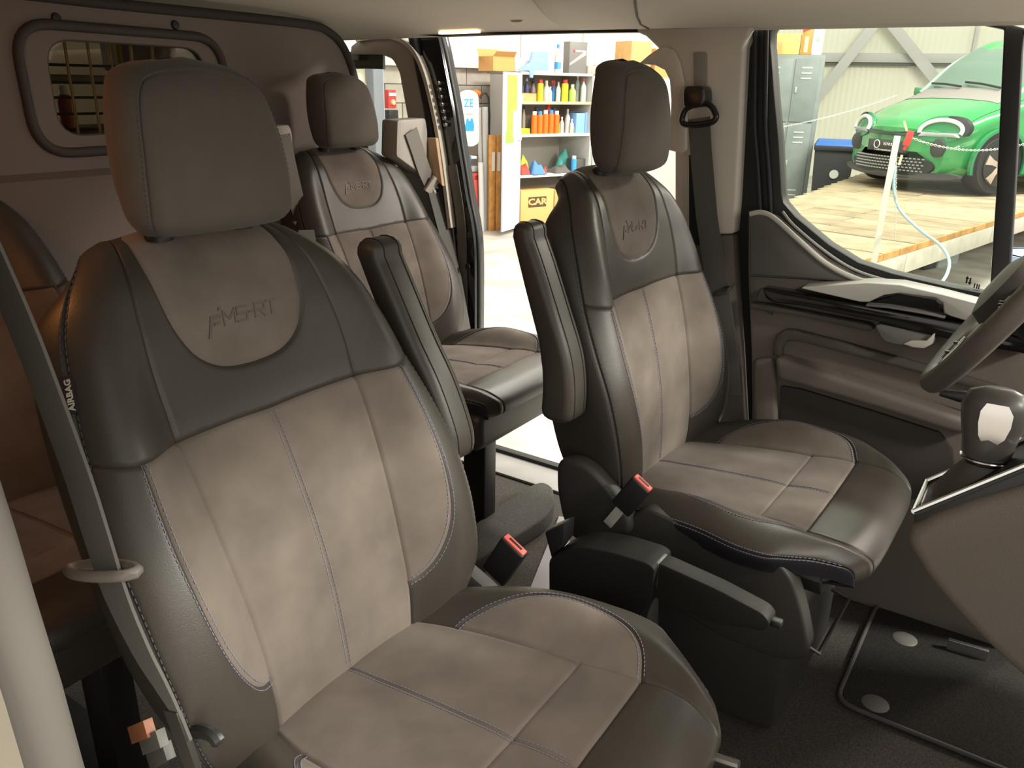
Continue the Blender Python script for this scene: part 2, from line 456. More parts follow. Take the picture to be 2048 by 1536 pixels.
def cushpatch():
    SK = [0, .08, .158, .235, .295, .35]
    R = [(-.06, .03, (0, -.05), (.07, -.05), (.125, -.045), (.165, -.035), (.19, -.06), (.18, -.09)),
         (0.0, -.02, (0, -.012), (.07, -.012), (.135, -.014), (.178, .006), (.225, -.015), (.216, -.05)),
         (.07, -.09, (0, .000), (.075, .000), (.150, -.001), (.205, .028), (.258, .004), (.250, -.032)),
         (.15, -.17, (0, .009), (.08, .009), (.157, .010), (.226, .049), (.279, .020), (.271, -.016)),
         (.22, -.24, (0, .015), (.08, .015), (.161, .018), (.238, .060), (.291, .026), (.283, -.011)),
         (.29, -.31, (0, .021), (.08, .021), (.165, .025), (.243, .057), (.304, .025), (.296, -.012)),
         (.36, -.38, (0, .028), (.085, .028), (.174, .030), (.241, .052), (.300, .024), (.290, -.012)),
         (.42, -.44, (0, .029), (.088, .029), (.180, .030), (.232, .044), (.281, .022), (.272, -.012)),
         (.47, -.487, (0, .022), (.088, .022), (.176, .023), (.212, .031), (.247, .016), (.240, -.018)),
         (.51, -.517, (0, .0), (.085, .0), (.166, .002), (.192, .006), (.217, .0), (.212, -.032)),
         (.55, -.516, (0, -.03), (.085, -.03), (.160, -.03), (.183, -.029), (.206, -.029), (.202, -.040)),
         (.61, -.46, (0, -.055), (.085, -.055), (.155, -.055), (.176, -.055), (.195, -.055), (.192, -.057))]
    VK = [r[0] for r in R]
    rows = []
    for r in R:
        y = r[1]
        # the rounded front corner: the outer columns fall back
        rows.append([(x, y+(.28*max(0, x-.15)+2.4*max(0, x-.15)**2)*(lambda t: t*t*(3-2*t))(min(1, max(0, (r[0]-.31)/.20))), z) for x, z in r[2:]])
    SF = [-k for k in reversed(SK[1:])]+SK
    return Patch(SF, VK, symnet(rows))

CINS = catmull([(.158, .085), (.178, .095), (.205, .128), (.228, .175), (.238, .23), (.237, .29), (.225, .335), (.2, .363), (.158, .379)], 6)
def make_cushion():
    p = cushpatch(); seams = []
    VF, VX = .379, .288
    for sg in (1, -1):
        f = (lambda q: [(sg*a, b) for a, b in q])
        seams += [(f([(.158, -.06), (.158, .61)]), .0032, .0024, .0015), (f(CINS), .0022, .0022, .001), (f([(.295, -.06), (.295, .61)]), .003, .0028, 0)]
    seams += [([(-.158, VF), (.158, VF)], .0032, .0024, .0015), ([(-.158, VX), (.158, VX)], .0026, .0024, .0025), ([(0, -.06), (0, VF)], .002, .0028, .002)]
    insR = [(.158, .085)]+[tuple(q) for q in CINS]+[(.158, .379)]; insL = [(-a, b) for a, b in insR]
    panels = [('seat_insert', lambda P: (np.abs(P[:, 0]) < .158) & (P[:, 1] < VX), SUEDE),
              ('thigh_insert', lambda P: (np.abs(P[:, 0]) < .158) & (P[:, 1] < VF), SUEDE),
              ('front_roll', lambda P: np.abs(P[:, 0]) < .158, LEATHER),
              ('seat_wing', lambda P: inpoly(P, insR), SUEDE), ('seat_wing_r', lambda P: inpoly(P, insL), SUEDE),
              ('seat_bolster', lambda P: (P[:, 0] > 0) & (P[:, 0] < .295), LEATHER), ('seat_bolster_r', lambda P: (P[:, 0] < 0) & (P[:, 0] > -.295), LEATHER),
              ('seat_skirt', lambda P: P[:, 0] > .2, SKIRT), ('seat_skirt_r', lambda P: P[:, 0] < -.2, SKIRT)]
    meshes, lift = quilt(p, seams, panels, -1)
    rows = []
    for sg in (1, -1):
        f = (lambda q: [(sg*a, b) for a, b in q])
        rows += [(f(CINS), .0045), (f(CINS), -.0045), (f([(.295, .03), (.295, .5)]), .0045), (f([(.295, .03), (.295, .5)]), -.0045)]
    rows += [([(0, .0), (0, VF-.004)], .004), ([(0, .0), (0, VF-.004)], -.004)]
    return p, meshes, lift, stitches(lift, p, rows)

def make_headrest():
    TH = [-180, -150, -118, -90, -62, -34, 0, 34, 62, 90, 118, 150, 180]
    #  v, z, half width, front off, back off
    R = [(-.035, .597, .05, .0, .05), (-.012, .591, .090, -.012, .042), (.012, .603, .108, -.030, .050), (.05, .637, .114, -.038, .060), (.095, .681, .1135, -.038, .065),
         (.14, .724, .108, -.033, .065), (.175, .758, .099, -.025, .064), (.205, .780, .085, -.010, .066), (.228, .791, .062, .008, .056), (.25, .795, .025, .024, .042)]
    net = []
    for v, z, hw, f, b in R:
        row = []
        for th in TH:
            t = math.radians(th); e = .62
            cx, cy = math.sin(t), math.cos(t)
            sx = math.copysign(abs(cx)**e, cx); sy = math.copysign(abs(cy)**e, cy)
            mid = (f+b)/2; ha = (b-f)/2
            off = mid-sy*ha
            # crown of the front face
            row.append((hw*sx, off-.006*max(0, cy)*(1-abs(sx))+REC*z-.045-.2*(z-.6), z-(.004*abs(sx) if v > .2 else 0)))
        net.append(row)
    SK = [t/180*.36 for t in TH]
    p = Patch(SK, [r[0] for r in R], net)
    sl = [(.140, -.035), (.138, .0), (.126, .05), (.116, .10), (.112, .14), (.106, .17), (.088, .193), (.05, .206), (0, .2085)]
    F = catmull(sl, 5); F = [(-a, b) for a, b in F][:-1]+[tuple(q) for q in reversed(F)]
    poly = list(F)+[(.14, -.04), (-.14, -.04)]
    panels = [('headrest_face', lambda P: inpoly(P, poly), SUEDE_D), ('headrest_cover', lambda P: P[:, 0] < 9, SUEDE_D)]
    meshes, lift = quilt(p, [(F, .002, .003, .001)], panels, 1, spacing=.011)
    st = stitches(lift, p, [(F, .0045)], dash=.0035, gap=.003, w=.001)
    return p, meshes, lift, st

BK = make_back(); CU = make_cushion(); HR = make_headrest()

def text_mesh(txt, size, extr=0.0008, sx=1.0, shear=0.0, bold=0.0, res=2):
    c = bpy.data.curves.new('t', 'FONT'); c.body = txt; c.size = size; c.extrude = extr; c.align_x = 'CENTER'; c.align_y = 'CENTER'
    c.offset = bold; c.shear = shear; c.resolution_u = res
    o = bpy.data.objects.new('t', c); COL.objects.link(o)
    bpy.context.view_layer.update()
    me = bpy.data.meshes.new_from_object(o.evaluated_get(bpy.context.evaluated_depsgraph_get()))
    bpy.data.objects.remove(o); bpy.data.curves.remove(c); me.materials.clear()
    co = np.empty(len(me.vertices)*3); me.vertices.foreach_get('co', co); co = co.reshape(-1, 3); co[:, 0] *= sx
    me.vertices.foreach_set('co', co.ravel()); me.update(); return me

LOGO = mat('logo_emboss', (.105, .09, .076), .5, spec=.4)
def seat_logo():
    me = bpy.data.meshes.new('lettering'); bm = bmesh.new()
    GL = [('M', .020, [[(0, 0), (0, 1), (.5, .35), (1, 1), (1, 0)]]), ('S', .016, [[(1, 1), (0, 1), (0, .52), (1, .52), (1, 0), (0, 0)]]), ('-', .006, [[(0, .5), (1, .5)]]),
          ('R', .016, [[(0, 0), (0, 1), (1, 1), (1, .5), (0, .5)], [(.45, .5), (1, 0)]]), ('T', .016, [[(0, 1), (1, 1)], [(.5, 1), (.5, 0)]])]
    x0, H_, T_ = -.028, .0165, .0013
    for ch, w_, strokes in GL:
        for st_ in strokes:
            q = [Vector((x0+a_*w_+(b_-.5)*H_*.2, (b_-.5)*H_)) for a_, b_ in st_]
            for p_, r_ in zip(q[:-1], q[1:]):
                d_ = (r_-p_).normalized(); n_ = Vector((-d_.y, d_.x))*T_; p_, r_ = p_-d_*T_*.8, r_+d_*T_*.8
                for k in range(3):
                    a_, b_ = p_.lerp(r_, k/3), p_.lerp(r_, (k+1)/3)
                    v = [bm.verts.new((u.x, u.y, z_)) for z_ in (-.0012, .0004) for u in (a_-n_, b_-n_, b_+n_, a_+n_)]
                    for f in ((3, 2, 1, 0), (4, 5, 6, 7), (0, 1, 5, 4), (1, 2, 6, 5), (2, 3, 7, 6), (3, 0, 4, 7)): bm.faces.new([v[t] for t in f])
        x0 += w_+.0042
    # slanted mark with a dot in front of the letters
    for poly in ([(-.058, -.019), (-.046, .001), (-.033, .001), (-.032, .0055), (-.049, .0065), (-.062, -.019)], [(-.047, -.006), (-.037, -.006), (-.035, -.0025), (-.045, -.0025)], [(-.034, .010), (-.030, .010), (-.028, .014), (-.032, .014)]):
        lo = [bm.verts.new((x, y, -.0006)) for x, y in poly]; hi = [bm.verts.new((x, y, .0007)) for x, y in poly]
        bm.faces.new(hi); n = len(poly)
        for i in range(n): bm.faces.new((lo[i], lo[(i+1) % n], hi[(i+1) % n], hi[i]))
    bmesh.ops.recalc_face_normals(bm, faces=bm.faces); bm.to_mesh(me); bm.free()
    co = np.empty(len(me.vertices)*3); me.vertices.foreach_get('co', co); co = co.reshape(-1, 3)
    P = np.c_[co[:, 0]-.002, co[:, 1]+.482]
    p = BK[0]; x = p.raw(P)+p.normal(P)*(co[:, 2]+.0008)[:, None]
    me.vertices.foreach_set('co', x.ravel()); me.update(); me.materials.append(LOGO); return me

def share(m, name, material, sm=None):
    me = m.mesh(name, sm); me.materials.append(material); return me
ST_B = share(BK[3], 'stitching', THREAD); ST_E = share(BK[4], 'edge_stitching', THREAD_D)
ST_C = share(CU[3], 'cushion_stitching', THREAD); ST_H = share(HR[3], 'stitching', THREAD_D)
SHELL = share(BK[5], 'back_shell', SEATPL, 60); LOGO_ME = seat_logo()

def front_seat(root, recline=0.0, back=BK[1], edge=True):
    def put(name, me, parent=root, rot=True):
        o = link(name, me, parent)
        if rot and parent is root: o.rotation_euler.x = recline
        return o
    nm = lambda k: k[:-2] if k.endswith('_r') else k
    for k, me in back.items():
        o = put(nm(k), me)
        if k == 'neck_panel':
            l = put('lettering', LOGO_ME, o); l['label'] = 'embossed MS-RT lettering'
    for k, me in CU[1].items(): put(nm(k), me, rot=False)
    o = put('stitching', ST_B); tag(o, 'pale blue double stitching', kind='stuff')
    o = put('edge_stitching', ST_E); o['kind'] = 'stuff'
    o = put('cushion_stitching', ST_C, rot=False); o['kind'] = 'stuff'
    put('back_shell', SHELL)
    h = put('headrest', HR[1]['headrest_cover']); put('headrest_face', HR[1]['headrest_face'], h)
    o = put('stitching', ST_H, h); o['kind'] = 'stuff'
    for sx in (-1, 1):
        m = MB(); m.tube([(sx*.062, .2, .53), (sx*.062, .2, .575), (sx*.062, .19, .61)], .007, 10)
        o = put('headrest_post', m.mesh('headrest_post', 40)); o.data.materials.append(STEEL)
        m = MB(); m.lathe([(.004, .578), (.017, .580), (.018, .588), (.014, .594), (.008, .595)], 14, Matrix.Translation((sx*.062, .195, 0)))
        o = put('post_collar', m.mesh('post_collar', 40)); o.data.materials.append(BLACKPL)
    # under-seat pan
    m = MB(); m.rings([[(sx*w, y, z) for sx, y in ((-1, -.44), (1, -.44), (1, .02), (-1, .02))] for w, z in ((.165, -.10), (.20, -.055), (.18, -.03))])
    o = put('seat_pan', m.mesh('seat_pan', 30, .006), rot=False); o.data.materials.append(SEATPL)
    return root

def armrest(root, x0, x1, front, depth, name='armrest'):
    """folded-up padded armrest: front edge line (y, z) from top to bottom, depth behind it"""
    F = catmull(front, 5); n = len(F)
    B = [(y+d, z) for (y, z), d in zip(F, np.interp(np.linspace(0, 1, n), np.linspace(0, 1, len(depth)), depth))]
    def cap(p, q, h, k=9):      # half-ellipse from p to q bulging by h
        p, q = np.array(p), np.array(q); c = (p+q)/2; d = (p-q)/2; e = np.array([-d[1], d[0]]); e = e/np.linalg.norm(e)*h
        return [tuple(c+d*math.cos(t)*abs(math.cos(t))**-.25*1.0+e*abs(math.sin(t))**.75) for t in np.linspace(0, math.pi, k)[1:-1]]
    Fs, Bs = [tuple(p) for p in F[2:-1]], [tuple(p) for p in B[2:-1]]
    up = 1 if (np.array(Bs[0])-np.array(Fs[0]))[0] > 0 else -1
    poly = Fs+cap(Fs[-1], Bs[-1], .022)+Bs[::-1]+cap(Bs[0], Fs[0], .026)
    m = prism(poly, 0, x0, x1)
    o = m.obj(name, LEATHER, root, sm=60, bevel=.019, seg=4)
    # dark seam lines round both faces, crease shade put into the colour
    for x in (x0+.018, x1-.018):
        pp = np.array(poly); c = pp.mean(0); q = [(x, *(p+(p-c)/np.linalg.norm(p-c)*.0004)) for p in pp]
        t = MB().tube(q+[q[0]], .0011, 6); s_ = t.obj('seam', SEAM_SHADE, o)
    m = MB(); cx = (x0+x1)/2; y, z = F[-1]; y += depth[-1]*.5
    m.lathe([(.0, -.03), (.018, -.03), (.02, -.027), (.02, .027), (.018, .03), (0, .03)], 18, Matrix.Translation((cx, y+.005, z+.03)) @ Matrix.Rotation(math.pi/2, 4, 'Y'))
    m.obj('pivot', SEATPL, o)
    return o

def buckle(root, A, B, W1, W2, T=.02):
    A, B, W1, W2 = [Vector(v) for v in (A, B, W1, W2)]
    u = (B-A); L = u.length; u.normalize(); w = (W2-W1); wl = w.length; w = (w-u*w.dot(u)).normalized(); n = u.cross(w).normalized()
    M = Matrix((( *w, 0), (*u, 0), (*n, 0), (0, 0, 0, 1))).transposed(); M.translation = A
    m = MB(); m.box((-wl*.5, 0, -T/2), (wl*.5, L, T/2), M); o = m.obj('buckle', BLACKPL, root, sm=40, bevel=.004, seg=3)
    m = MB(); m.box((-wl*.45, L-.006, -T*.36), (wl*.45, L+.003, T*.36), M); r = m.obj('release_button', REDBTN, o, sm=40, bevel=.002); r['label'] = 'red release button'
    m = MB(); m.box((-wl*.28, L+.0032, -T*.12), (wl*.28, L+.0036, T*.12), M); m.obj('latch_slot', BLACKPL, o)
    m = MB(); m.box((-wl*.22, -.05, -.003), (wl*.22, .004, .003), M); m.obj('stalk', mat('stalk_grey', (.35, .36, .33), .5), o, bevel=.001)
    return o

FLOOR = -.42
pas = front_seat(thing('front_seat', 'largest grey suede and black leather seat, nearest the camera, filling the left half', 'seat', (0, 0, 0), group='front seats of the van'))
armrest(pas, .276, .347, [(.157, .53), (.127, .476), (.079, .388), (.035, .315), (.003, .24), (-.002, .2)], [.05, .058, .062, .064])
# far recliner cover and buckle of the passenger seat
m = prism(rounded([(.10, -.02), (.10, .05), (.03, .06), (-.03, .025), (-.09, -.0), (-.125, -.03), (-.12, -.09), (.05, -.09)], .02, 4), 0, .255, .285)
m.obj('recliner_cover', mat('cover_grey', (.06, .056, .052), .5), pas, bevel=.008, seg=2)
buckle(pas, at((990, 1150), 0, .345), at((1030, 1090), 0, .345), at((1006, 1076), 0, .345), at((1054, 1106), 0, .345))
m = MB(); m.box((-.2, -.42, FLOOR), (.2, .06, -.10)); m.obj('pedestal', SEATPL, pas, bevel=.02)
# recliner lever on the near side
m = MB(); m.tube(catmull([at(p, 0, -.262) for p in ((375, 1470), (400, 1462), (425, 1470), (440, 1490))], 4), [.008]*12+[.004], 8); m.obj('recliner_lever', mat('lever_black', (.03, .03, .03), .25), pas)
# airbag tag sewn into the edge seam
def edge_tag(root, v, rec):
    p = BK[0]; q = np.array([[-.289, v]]); c = p.raw(q)[0]; n = -p.normal(q)[0]*-1
    t = p.raw(np.array([[-.289, v+.01]]))[0]-p.raw(np.array([[-.289, v-.01]]))[0]; t /= np.linalg.norm(t)
    n = np.cross(t, [0, 0, 1]); n = p.normal(q)[0]; s = np.cross(n, t)
    M = Matrix(((*t, 0), (*s, 0), (*n, 0), (0, 0, 0, 1))).transposed(); M.translation = Vector(c+n*.0012)
    o = MB().box((-.021, -.0055, -.0008), (.021, .0055, .0006), M).obj('airbag_tag', mat('tag_dark', (.02, .02, .022), .7), root)
    me = text_mesh('AIRBAG', .0098, .0003, 1.05, 0, .0003); me.transform(M @ Matrix.Translation((0, 0, .0008))); me.materials.append(mat('tag_white', (.55, .54, .5), .7))
    l = link('lettering', me, o); o.rotation_euler.x = rec; o['label'] = 'small sewn AIRBAG tag'
edge_tag(pas, .445, 0)

drv = front_seat(thing('front_seat', 'grey suede and black leather driver seat beside the steering wheel', 'seat', (.88, -.0796, .0077), -.02237, group='front seats of the van'), .1204)
inv = drv.matrix_basis.inverted() if False else (Matrix.Translation((.88, -.0796, .0077)) @ Matrix.Rotation(-.02237, 4, 'Z')).inverted()
DL = lambda px, x: inv @ Vector(at(px, 0, x))
armrest(drv, -.352, -.282, [(.108, .53), (.082, .478), (.042, .385), (.012, .31), (.001, .25), (.0, .19)], [.036, .052, .062, .066])
q = [DL(p, .585) for p in ((1113, 920), (1150, 916), (1185, 935), (1230, 985), (1264, 1035), (1264, 1068), (1150, 1084), (1125, 1040), (1113, 980))]
prism(rounded([(v.y, v.z) for v in q], .02, 4), 0, -.30, -.262).obj('recliner_cover', SEATPL, drv, bevel=.012, seg=3)
q = [DL(p, .60) for p in ((1290, 1010), (1345, 1035), (1420, 1070), (1500, 1095), (1555, 1112), (1588, 1150), (1610, 1220), (1623, 1292), (1610, 1312), (1560, 1312), (1450, 1270), (1300, 1180), (1180, 1100), (1150, 1070), (1240, 1060))]
prism(rounded([(v.y, v.z) for v in q], .025, 4), 0, -.285, -.245).obj('side_shield', SEATPL, drv, bevel=.012, seg=3)
b_ = buckle(drv, DL((1243, 1016), .56), DL((1286, 966), .56), DL((1266, 954), .56), DL((1305, 981), .56))
m = MB(); m.box((-.2, -.40, FLOOR), (.2, .06, -.10)); m.obj('pedestal', SEATPL, drv, bevel=.02)
m = MB(); m.tube([(-.18, -.42, -.20), (-.18, -.455, -.21), (.03, -.455, -.21), (.03, -.42, -.20)], .004, 8); m.obj('slide_bar', mat('dark_steel', (.10, .10, .10), .3, metal=.8), drv)

# rear bench: three places, the outer one seen whole
def rear_seat(x, label):
    r = thing('rear_seat', label, 'seat', (x+.01, .763, .055), 0, 'rear bench seats'); r.scale = (.93,)*3
    front_seat(r, 0)
    m = MB(); m.box((-.235, -.485, -.135), (.235, -.02, -.02)); m.obj('cushion_base', LEATHER, r, sm=40, bevel=.03, seg=4)
    m = MB(); m.box((-.03, -.36, (FLOOR-.068)/.93), (.03, -.28, -.10)); m.box((-.05, -.34, (FLOOR-.068)/.93), (.05, .1, (FLOOR-.068)/.93+.03))
    m.obj('leg_frame', BLACKPL, r, bevel=.006)
    return r
rs = rear_seat(.985, 'grey suede rear seat by the open sliding door, seen behind both front seats')
rear_seat(-.105, 'rear seat in orange light at the left edge, behind the near seat belt')
# ------------------------------------------------------------------ van shell
def P1(px, x=1.25): v = at(px, 0, x); return (v[1], v[2])
def PL(lst, x=1.25): return [P1(p, x) for p in lst]
HEAD = mat('headliner', (.66, .61, .54), .9, spec=.1, bump=.2, bscale=900)
TRIMG = mat('trim_grey', (.60, .55, .485), .75, spec=.2, bump=.2, bscale=700)
TRIMD = mat('trim_dark', (.085, .075, .066), .7, spec=.25, bump=.35, bscale=600)
BULK = mat('bulkhead_vinyl', (.20, .172, .155), .8, spec=.2, bump=.3, bscale=500)
DOORP = mat('door_panel_brown', (.16, .138, .12), .7, spec=.25, bump=.4, bscale=600)
DOORL = mat('door_ledge_grey', (.50, .50, .46), .6, spec=.3, bump=.3, bscale=800)
RUBBER = mat('rubber', (.012, .012, .012), .5)
BODYBLK = mat('black_paint', (.006, .006, .006), .15, coat=.6)
CARPET = mat('carpet', (.066, .06, .054), .95, spec=.05, noise=.35, nscale=260, bump=1.0, bscale=700)
MATC = mat('floor_mat', (.035, .033, .03), .95, spec=.05, noise=.3, nscale=300, bump=1.0, bscale=800)

def glassmat(name, tint, gl=.06):
    m = bpy.data.materials.new(name); m.use_nodes = True; N, L = m.node_tree.nodes, m.node_tree.links; N.clear()
    o = N.new('ShaderNodeOutputMaterial'); t = N.new('ShaderNodeBsdfTransparent'); t.inputs[0].default_value = (*tint, 1)
    g = N.new('ShaderNodeBsdfGlossy'); g.inputs['Roughness'].default_value = .02; f = N.new('ShaderNodeFresnel'); f.inputs[0].default_value = 1.35
    x = N.new('ShaderNodeMixShader'); L.new(f.outputs[0], x.inputs[0]); L.new(t.outputs[0], x.inputs[1]); L.new(g.outputs[0], x.inputs[2]); L.new(x.outputs[0], o.inputs[0])
    return m
GLASS = glassmat('window_glass', (.93, .96, .93))
def struct(o, kind='structure'): o['kind'] = kind; return o

# floor of the van, with the cargo floor behind the bulkhead
m = MB(); m.box((-.40, -1.6, FLOOR-.08), (1.36, 3.4, FLOOR)); vfloor = struct(m.obj('floor', CARPET))
# sill of the sliding door opening
m = prism(rounded([(1.30, FLOOR), (1.30, FLOOR+.012), (1.40, FLOOR+.012), (1.43, FLOOR-.01), (1.43, FLOOR-.10), (1.30, FLOOR-.10)], 0, 1), 1, .12, .78)
m = MB(); m.box((1.30, .10, FLOOR), (1.43, .80, FLOOR+.010)); sill = m.obj('door_sill', mat('sill_plate', (.30, .29, .28), .4, noise=.12, nscale=9), vfloor, bevel=.004)
m = MB(); m.box((1.425, .10, FLOOR-.10), (1.455, .80, FLOOR+.022)); m.obj('sill_seal', RUBBER, vfloor, bevel=.003)
# carpeted step cover behind the driver seat
q = [at(p, 2, FLOOR+.05) for p in ((930, 1060), (1060, 970), (1085, 962), (1105, 972), (1110, 1005), (1090, 1035), (940, 1130))]
m = prism(rounded([(v[0], v[1]) for v in q], .03, 4), 2, FLOOR, FLOOR+.05); m.obj('step_cover', mat('step_carpet', (.05, .047, .042), .95, noise=.3, nscale=250, bump=.8, bscale=700), vfloor, bevel=.012, seg=3)

# headliner
def headliner():
    m = MB(); ys = [-1.05, -.9, -.75, -.45, -.1, .2, .6, 1.0, 1.12, 2.0, 3.4]
    xs = [-.40, -.36, -.28, -.1, .15, .44, .73, .98, 1.10, 1.17, 1.235, 1.265]
    def z(x, y):
        e = abs(x-.44)/.81; return .955-.055*e**5-.012*max(0, (y-.6))
    rings = [[(x, y, z(x, y)) for x in xs]+[(x, y, z(x, y)+.03) for x in reversed(xs)] for y in ys]
    return m.rings(rings)
ceil = struct(headliner().obj('ceiling', HEAD, sm=60))
# front overhead panel, its edge runs down to the header over the door
def zc(x, y): return .955-.055*(abs(x-.44)/.81)**5-.012*max(0, (y-.6))
def on_ceiling(px):
    d = at(px, 0, 5)-CAM; t = 0
    while t < 1:
        p = CAM+d*t
        if p[0] > .2 and p[2] >= zc(p[0], p[1])-.009: break
        t += .0005
    return CAM+d*t
bl_ = [on_ceiling(p) for p in ((1050, -20), (1060, -2), (1068, 8), (1078, 20), (1095, 36), (1118, 50))]
prof = [(0, .004), (-.006, -.010), (-.02, -.017), (-.06, -.019)]
rows_c = []
for p in [np.array([-.3, bl_[0][1]+.02, 0]), np.array([.3, bl_[0][1]+.01, 0])]+bl_:
    yy = [p[1]+dy for dy, _ in prof]+[(p[1]-.06)*.5-.5, -1.0]; hh = [h for _, h in prof]+[-.019, -.019]
    rows_c.append([(p[0], y, zc(p[0], y)-.002+h) for y, h in zip(yy, hh)])
MB().rings(rows_c, closed=False, cap=False).obj('overhead_panel', HEAD, ceil, sm=60)
MB().tube([on_ceiling(p)-np.array([0, 0, .012]) for p in ((1270, -20), (1272, 0), (1275, 20), (1282, 36), (1298, 45))], .003, 6).obj('panel_seam', mat('seam_brown', (.12, .11, .095), .8), ceil)
# coat hook
c = Vector(at((1041, 34), 0, 1.19)); m = MB(); m.rings([[c+Vector((0, a*1.0, b)) for a, b in rounded([(-.03, .012), (.03, .012), (.022, -.012), (-.022, -.012)], .01, 3)], [c+Vector((-.018, a*.8, b*.8-.004)) for a, b in rounded([(-.03, .012), (.03, .012), (.022, -.012), (-.022, -.012)], .01, 3)]])
m.obj('coat_hook', mat('hook_cream', (.5, .47, .42), .5), ceil, sm=40, bevel=.003)
# header rail above the sliding door
m = MB(); m.strip([(1.262, y, z) for y, z in PL(((640, 46), (760, 58), (890, 66), (1000, 62), (1150, 58), (1280, 56)), 1.262)], (0, 0, 1), .02, .03); m.obj('header_seal', RUBBER, ceil, sm=40)
a, b = Vector((1.225, *P1((880, 66), 1.225))), Vector((1.225, *P1((958, 63), 1.225)))
WARM = mat('courtesy_lamp_lens', (1, .85, .6), .4, emit=(1, .72, .45), estr=1.3)
m = MB(); m.strip([a, a.lerp(b, .5), b], (0, 0, 1), .007, .014); m.obj('courtesy_lamp', WARM, ceil, bevel=.003)

# bulkhead with its window
def PB(lst, y=1.1): return [(lambda v: (v[0], v[2]))(at(p, 1, y)) for p in lst]
hole = rounded([(.315, .845), (.705, .842), (.70, .655), (.315, .645)], .06, 6)
outer = [tuple(p) for p in catmull([(-.45, .955), (.3, .925), (.85, .92), (1.06, .916), (1.13, .903), (1.185, .865), (1.225, .785), (1.250, .66), (1.262, .5), (1.268, .2), (1.27, FLOOR)], 5)]+[(-.45, FLOOR)]
bulk = struct(prism(outer, 1, 1.10, 1.125, [hole]).obj('wall_rear', BULK, sm=40))
def ring(poly, y, r, name, mt, par): m = MB(); q = [(a, y, b) for a, b in poly]; m.tube(q+[q[0]], r, 8, cap=False); return m.obj(name, mt, par, sm=60)
ring(rounded([(.255, .872), (.755, .866), (.76, .617), (.262, .612)], .08, 8), 1.098, .011, 'window_bezel', mat('bezel_dark', (.06, .05, .047), .7), bulk)
ring(hole, 1.104, .004, 'window_seal', mat('seal_brown', (.075, .064, .058), .7), bulk)
m = MB(); m.rings([[(x, 1.10, .575), (x, 1.078, .562), (x, 1.07, .54), (x, 1.07, FLOOR), (x, 1.10, FLOOR)] for x in (-.45, 1.255)]); m.obj('lower_panel', mat('bulkhead_lower', (.165, .135, .12), .8, bump=.3, bscale=500), bulk, sm=30)
q = [(a-.006, 1.098, b+.0) for a, b in outer[:42]]; m = MB(); m.tube(q, .012, 8); m.obj('edge_trim', mat('bulkhead_edge', (.05, .043, .04), .8), bulk, sm=60)
for px in ((112, 36), (350, 50)):
    v = at(px, 1, 1.1); m = MB(); m.lathe([(0, -.002), (.011, -.002), (.009, .003), (.0, .004)], 12, Matrix.Translation((v[0], 1.098, v[2])) @ Matrix.Rotation(math.pi/2, 4, 'X')); m.obj('trim_clip', BLACKPL, bulk)
w2 = prism(hole, 1, 1.108, 1.113).obj('window_2', glassmat('bulkhead_glass', (.78, .74, .66))); struct(w2)
GR = mat('grille_brass', (.36, .28, .14), .4, metal=.4)
gr = thing('window_grille', 'wire security grille behind the bulkhead window', 'grille', (.56, 1.15, .60))
for px in (95, 140, 185, 228, 270, 312, 355):
    v = at((px, 160), 1, 1.15); MB().tube([(v[0]-.56, 0, 0), (v[0]-.56, 0, .29)], .0035, 8).obj('vertical_bar', GR, gr)
for pz in (130, 165, 195, 228, 260):
    v = at((130, pz), 1, 1.155); MB().tube([(-.29, .006, v[2]-.60), (.29, .006, v[2]-.60)], .003, 8).obj('cross_wire', mat('wire_dark', (.03, .028, .025), .5), gr)
# cargo bay
CARGO = mat('cargo_lining', (.30, .26, .21), .8)
m = MB(); m.box((-.46, -.10, FLOOR), (-.42, 3.4, .96)); struct(m.obj('wall_right', CARGO))
m = MB(); m.box((1.30, 1.45, FLOOR), (1.33, 3.4, .93)); struct(m.obj('wall_left', CARGO))
YEL = mat('reflection_yellow', (.55, .42, .06), .5)
yb = thing('reflection_frame', 'yellow-rimmed shape built for a mirrored frame in the bulkhead window', 'reflection', tuple(at((285, 105), 1, 1.9)))  # yellow frame modelled from what the glass reflects
m = MB(); q = rounded([(-.085, .055), (.10, .055), (.115, .0), (.085, -.06), (-.085, -.06)], .02, 3); m.tube([(a, 0, b) for a, b in q+[q[0]]], .012, 8); m.obj('rim', YEL, yb)
prism(q, 1, .01, .10).obj('body', mat('reflection_grey', (.2, .19, .17), .6), yb)
rk = thing('storage_rack', 'rack of shelves in the cargo bay seen through the bulkhead window', 'rack', (0, 0, FLOOR))
zb_ = [at((140, 262), 1, 1.7)[2], at((285, 105), 1, 1.9)[2]-.073]
for z_ in zb_: MB().box((.2, 1.6, z_-FLOOR-.02), (1.15, 2.05, z_-FLOOR-.001)).obj('shelf_board', mat('rack_board', (.16, .13, .10), .7), rk, bevel=.003)
for x_, y_ in ((.2, 1.6), (1.12, 1.6), (.2, 2.02), (1.12, 2.02)): MB().box((x_, y_, 0), (x_+.03, y_+.03, 1.25)).obj('upright', mat('rack_steel', (.2, .2, .19), .5, metal=.4), rk)
rd = thing('spray_bottle', 'red bottle with white cap seen through the bulkhead window', 'bottle', tuple(at((140, 262), 1, 1.7)))
MB().lathe([(0, 0), (.022, 0), (.022, .08), (.012, .1), (0, .1)], 14).obj('body', mat('bottle_red', (.4, .08, .07), .5), rd)
MB().lathe([(0, .1), (.011, .1), (.011, .125), (0, .125)], 12).obj('cap', mat('cap_white', (.8, .78, .72), .5), rd)

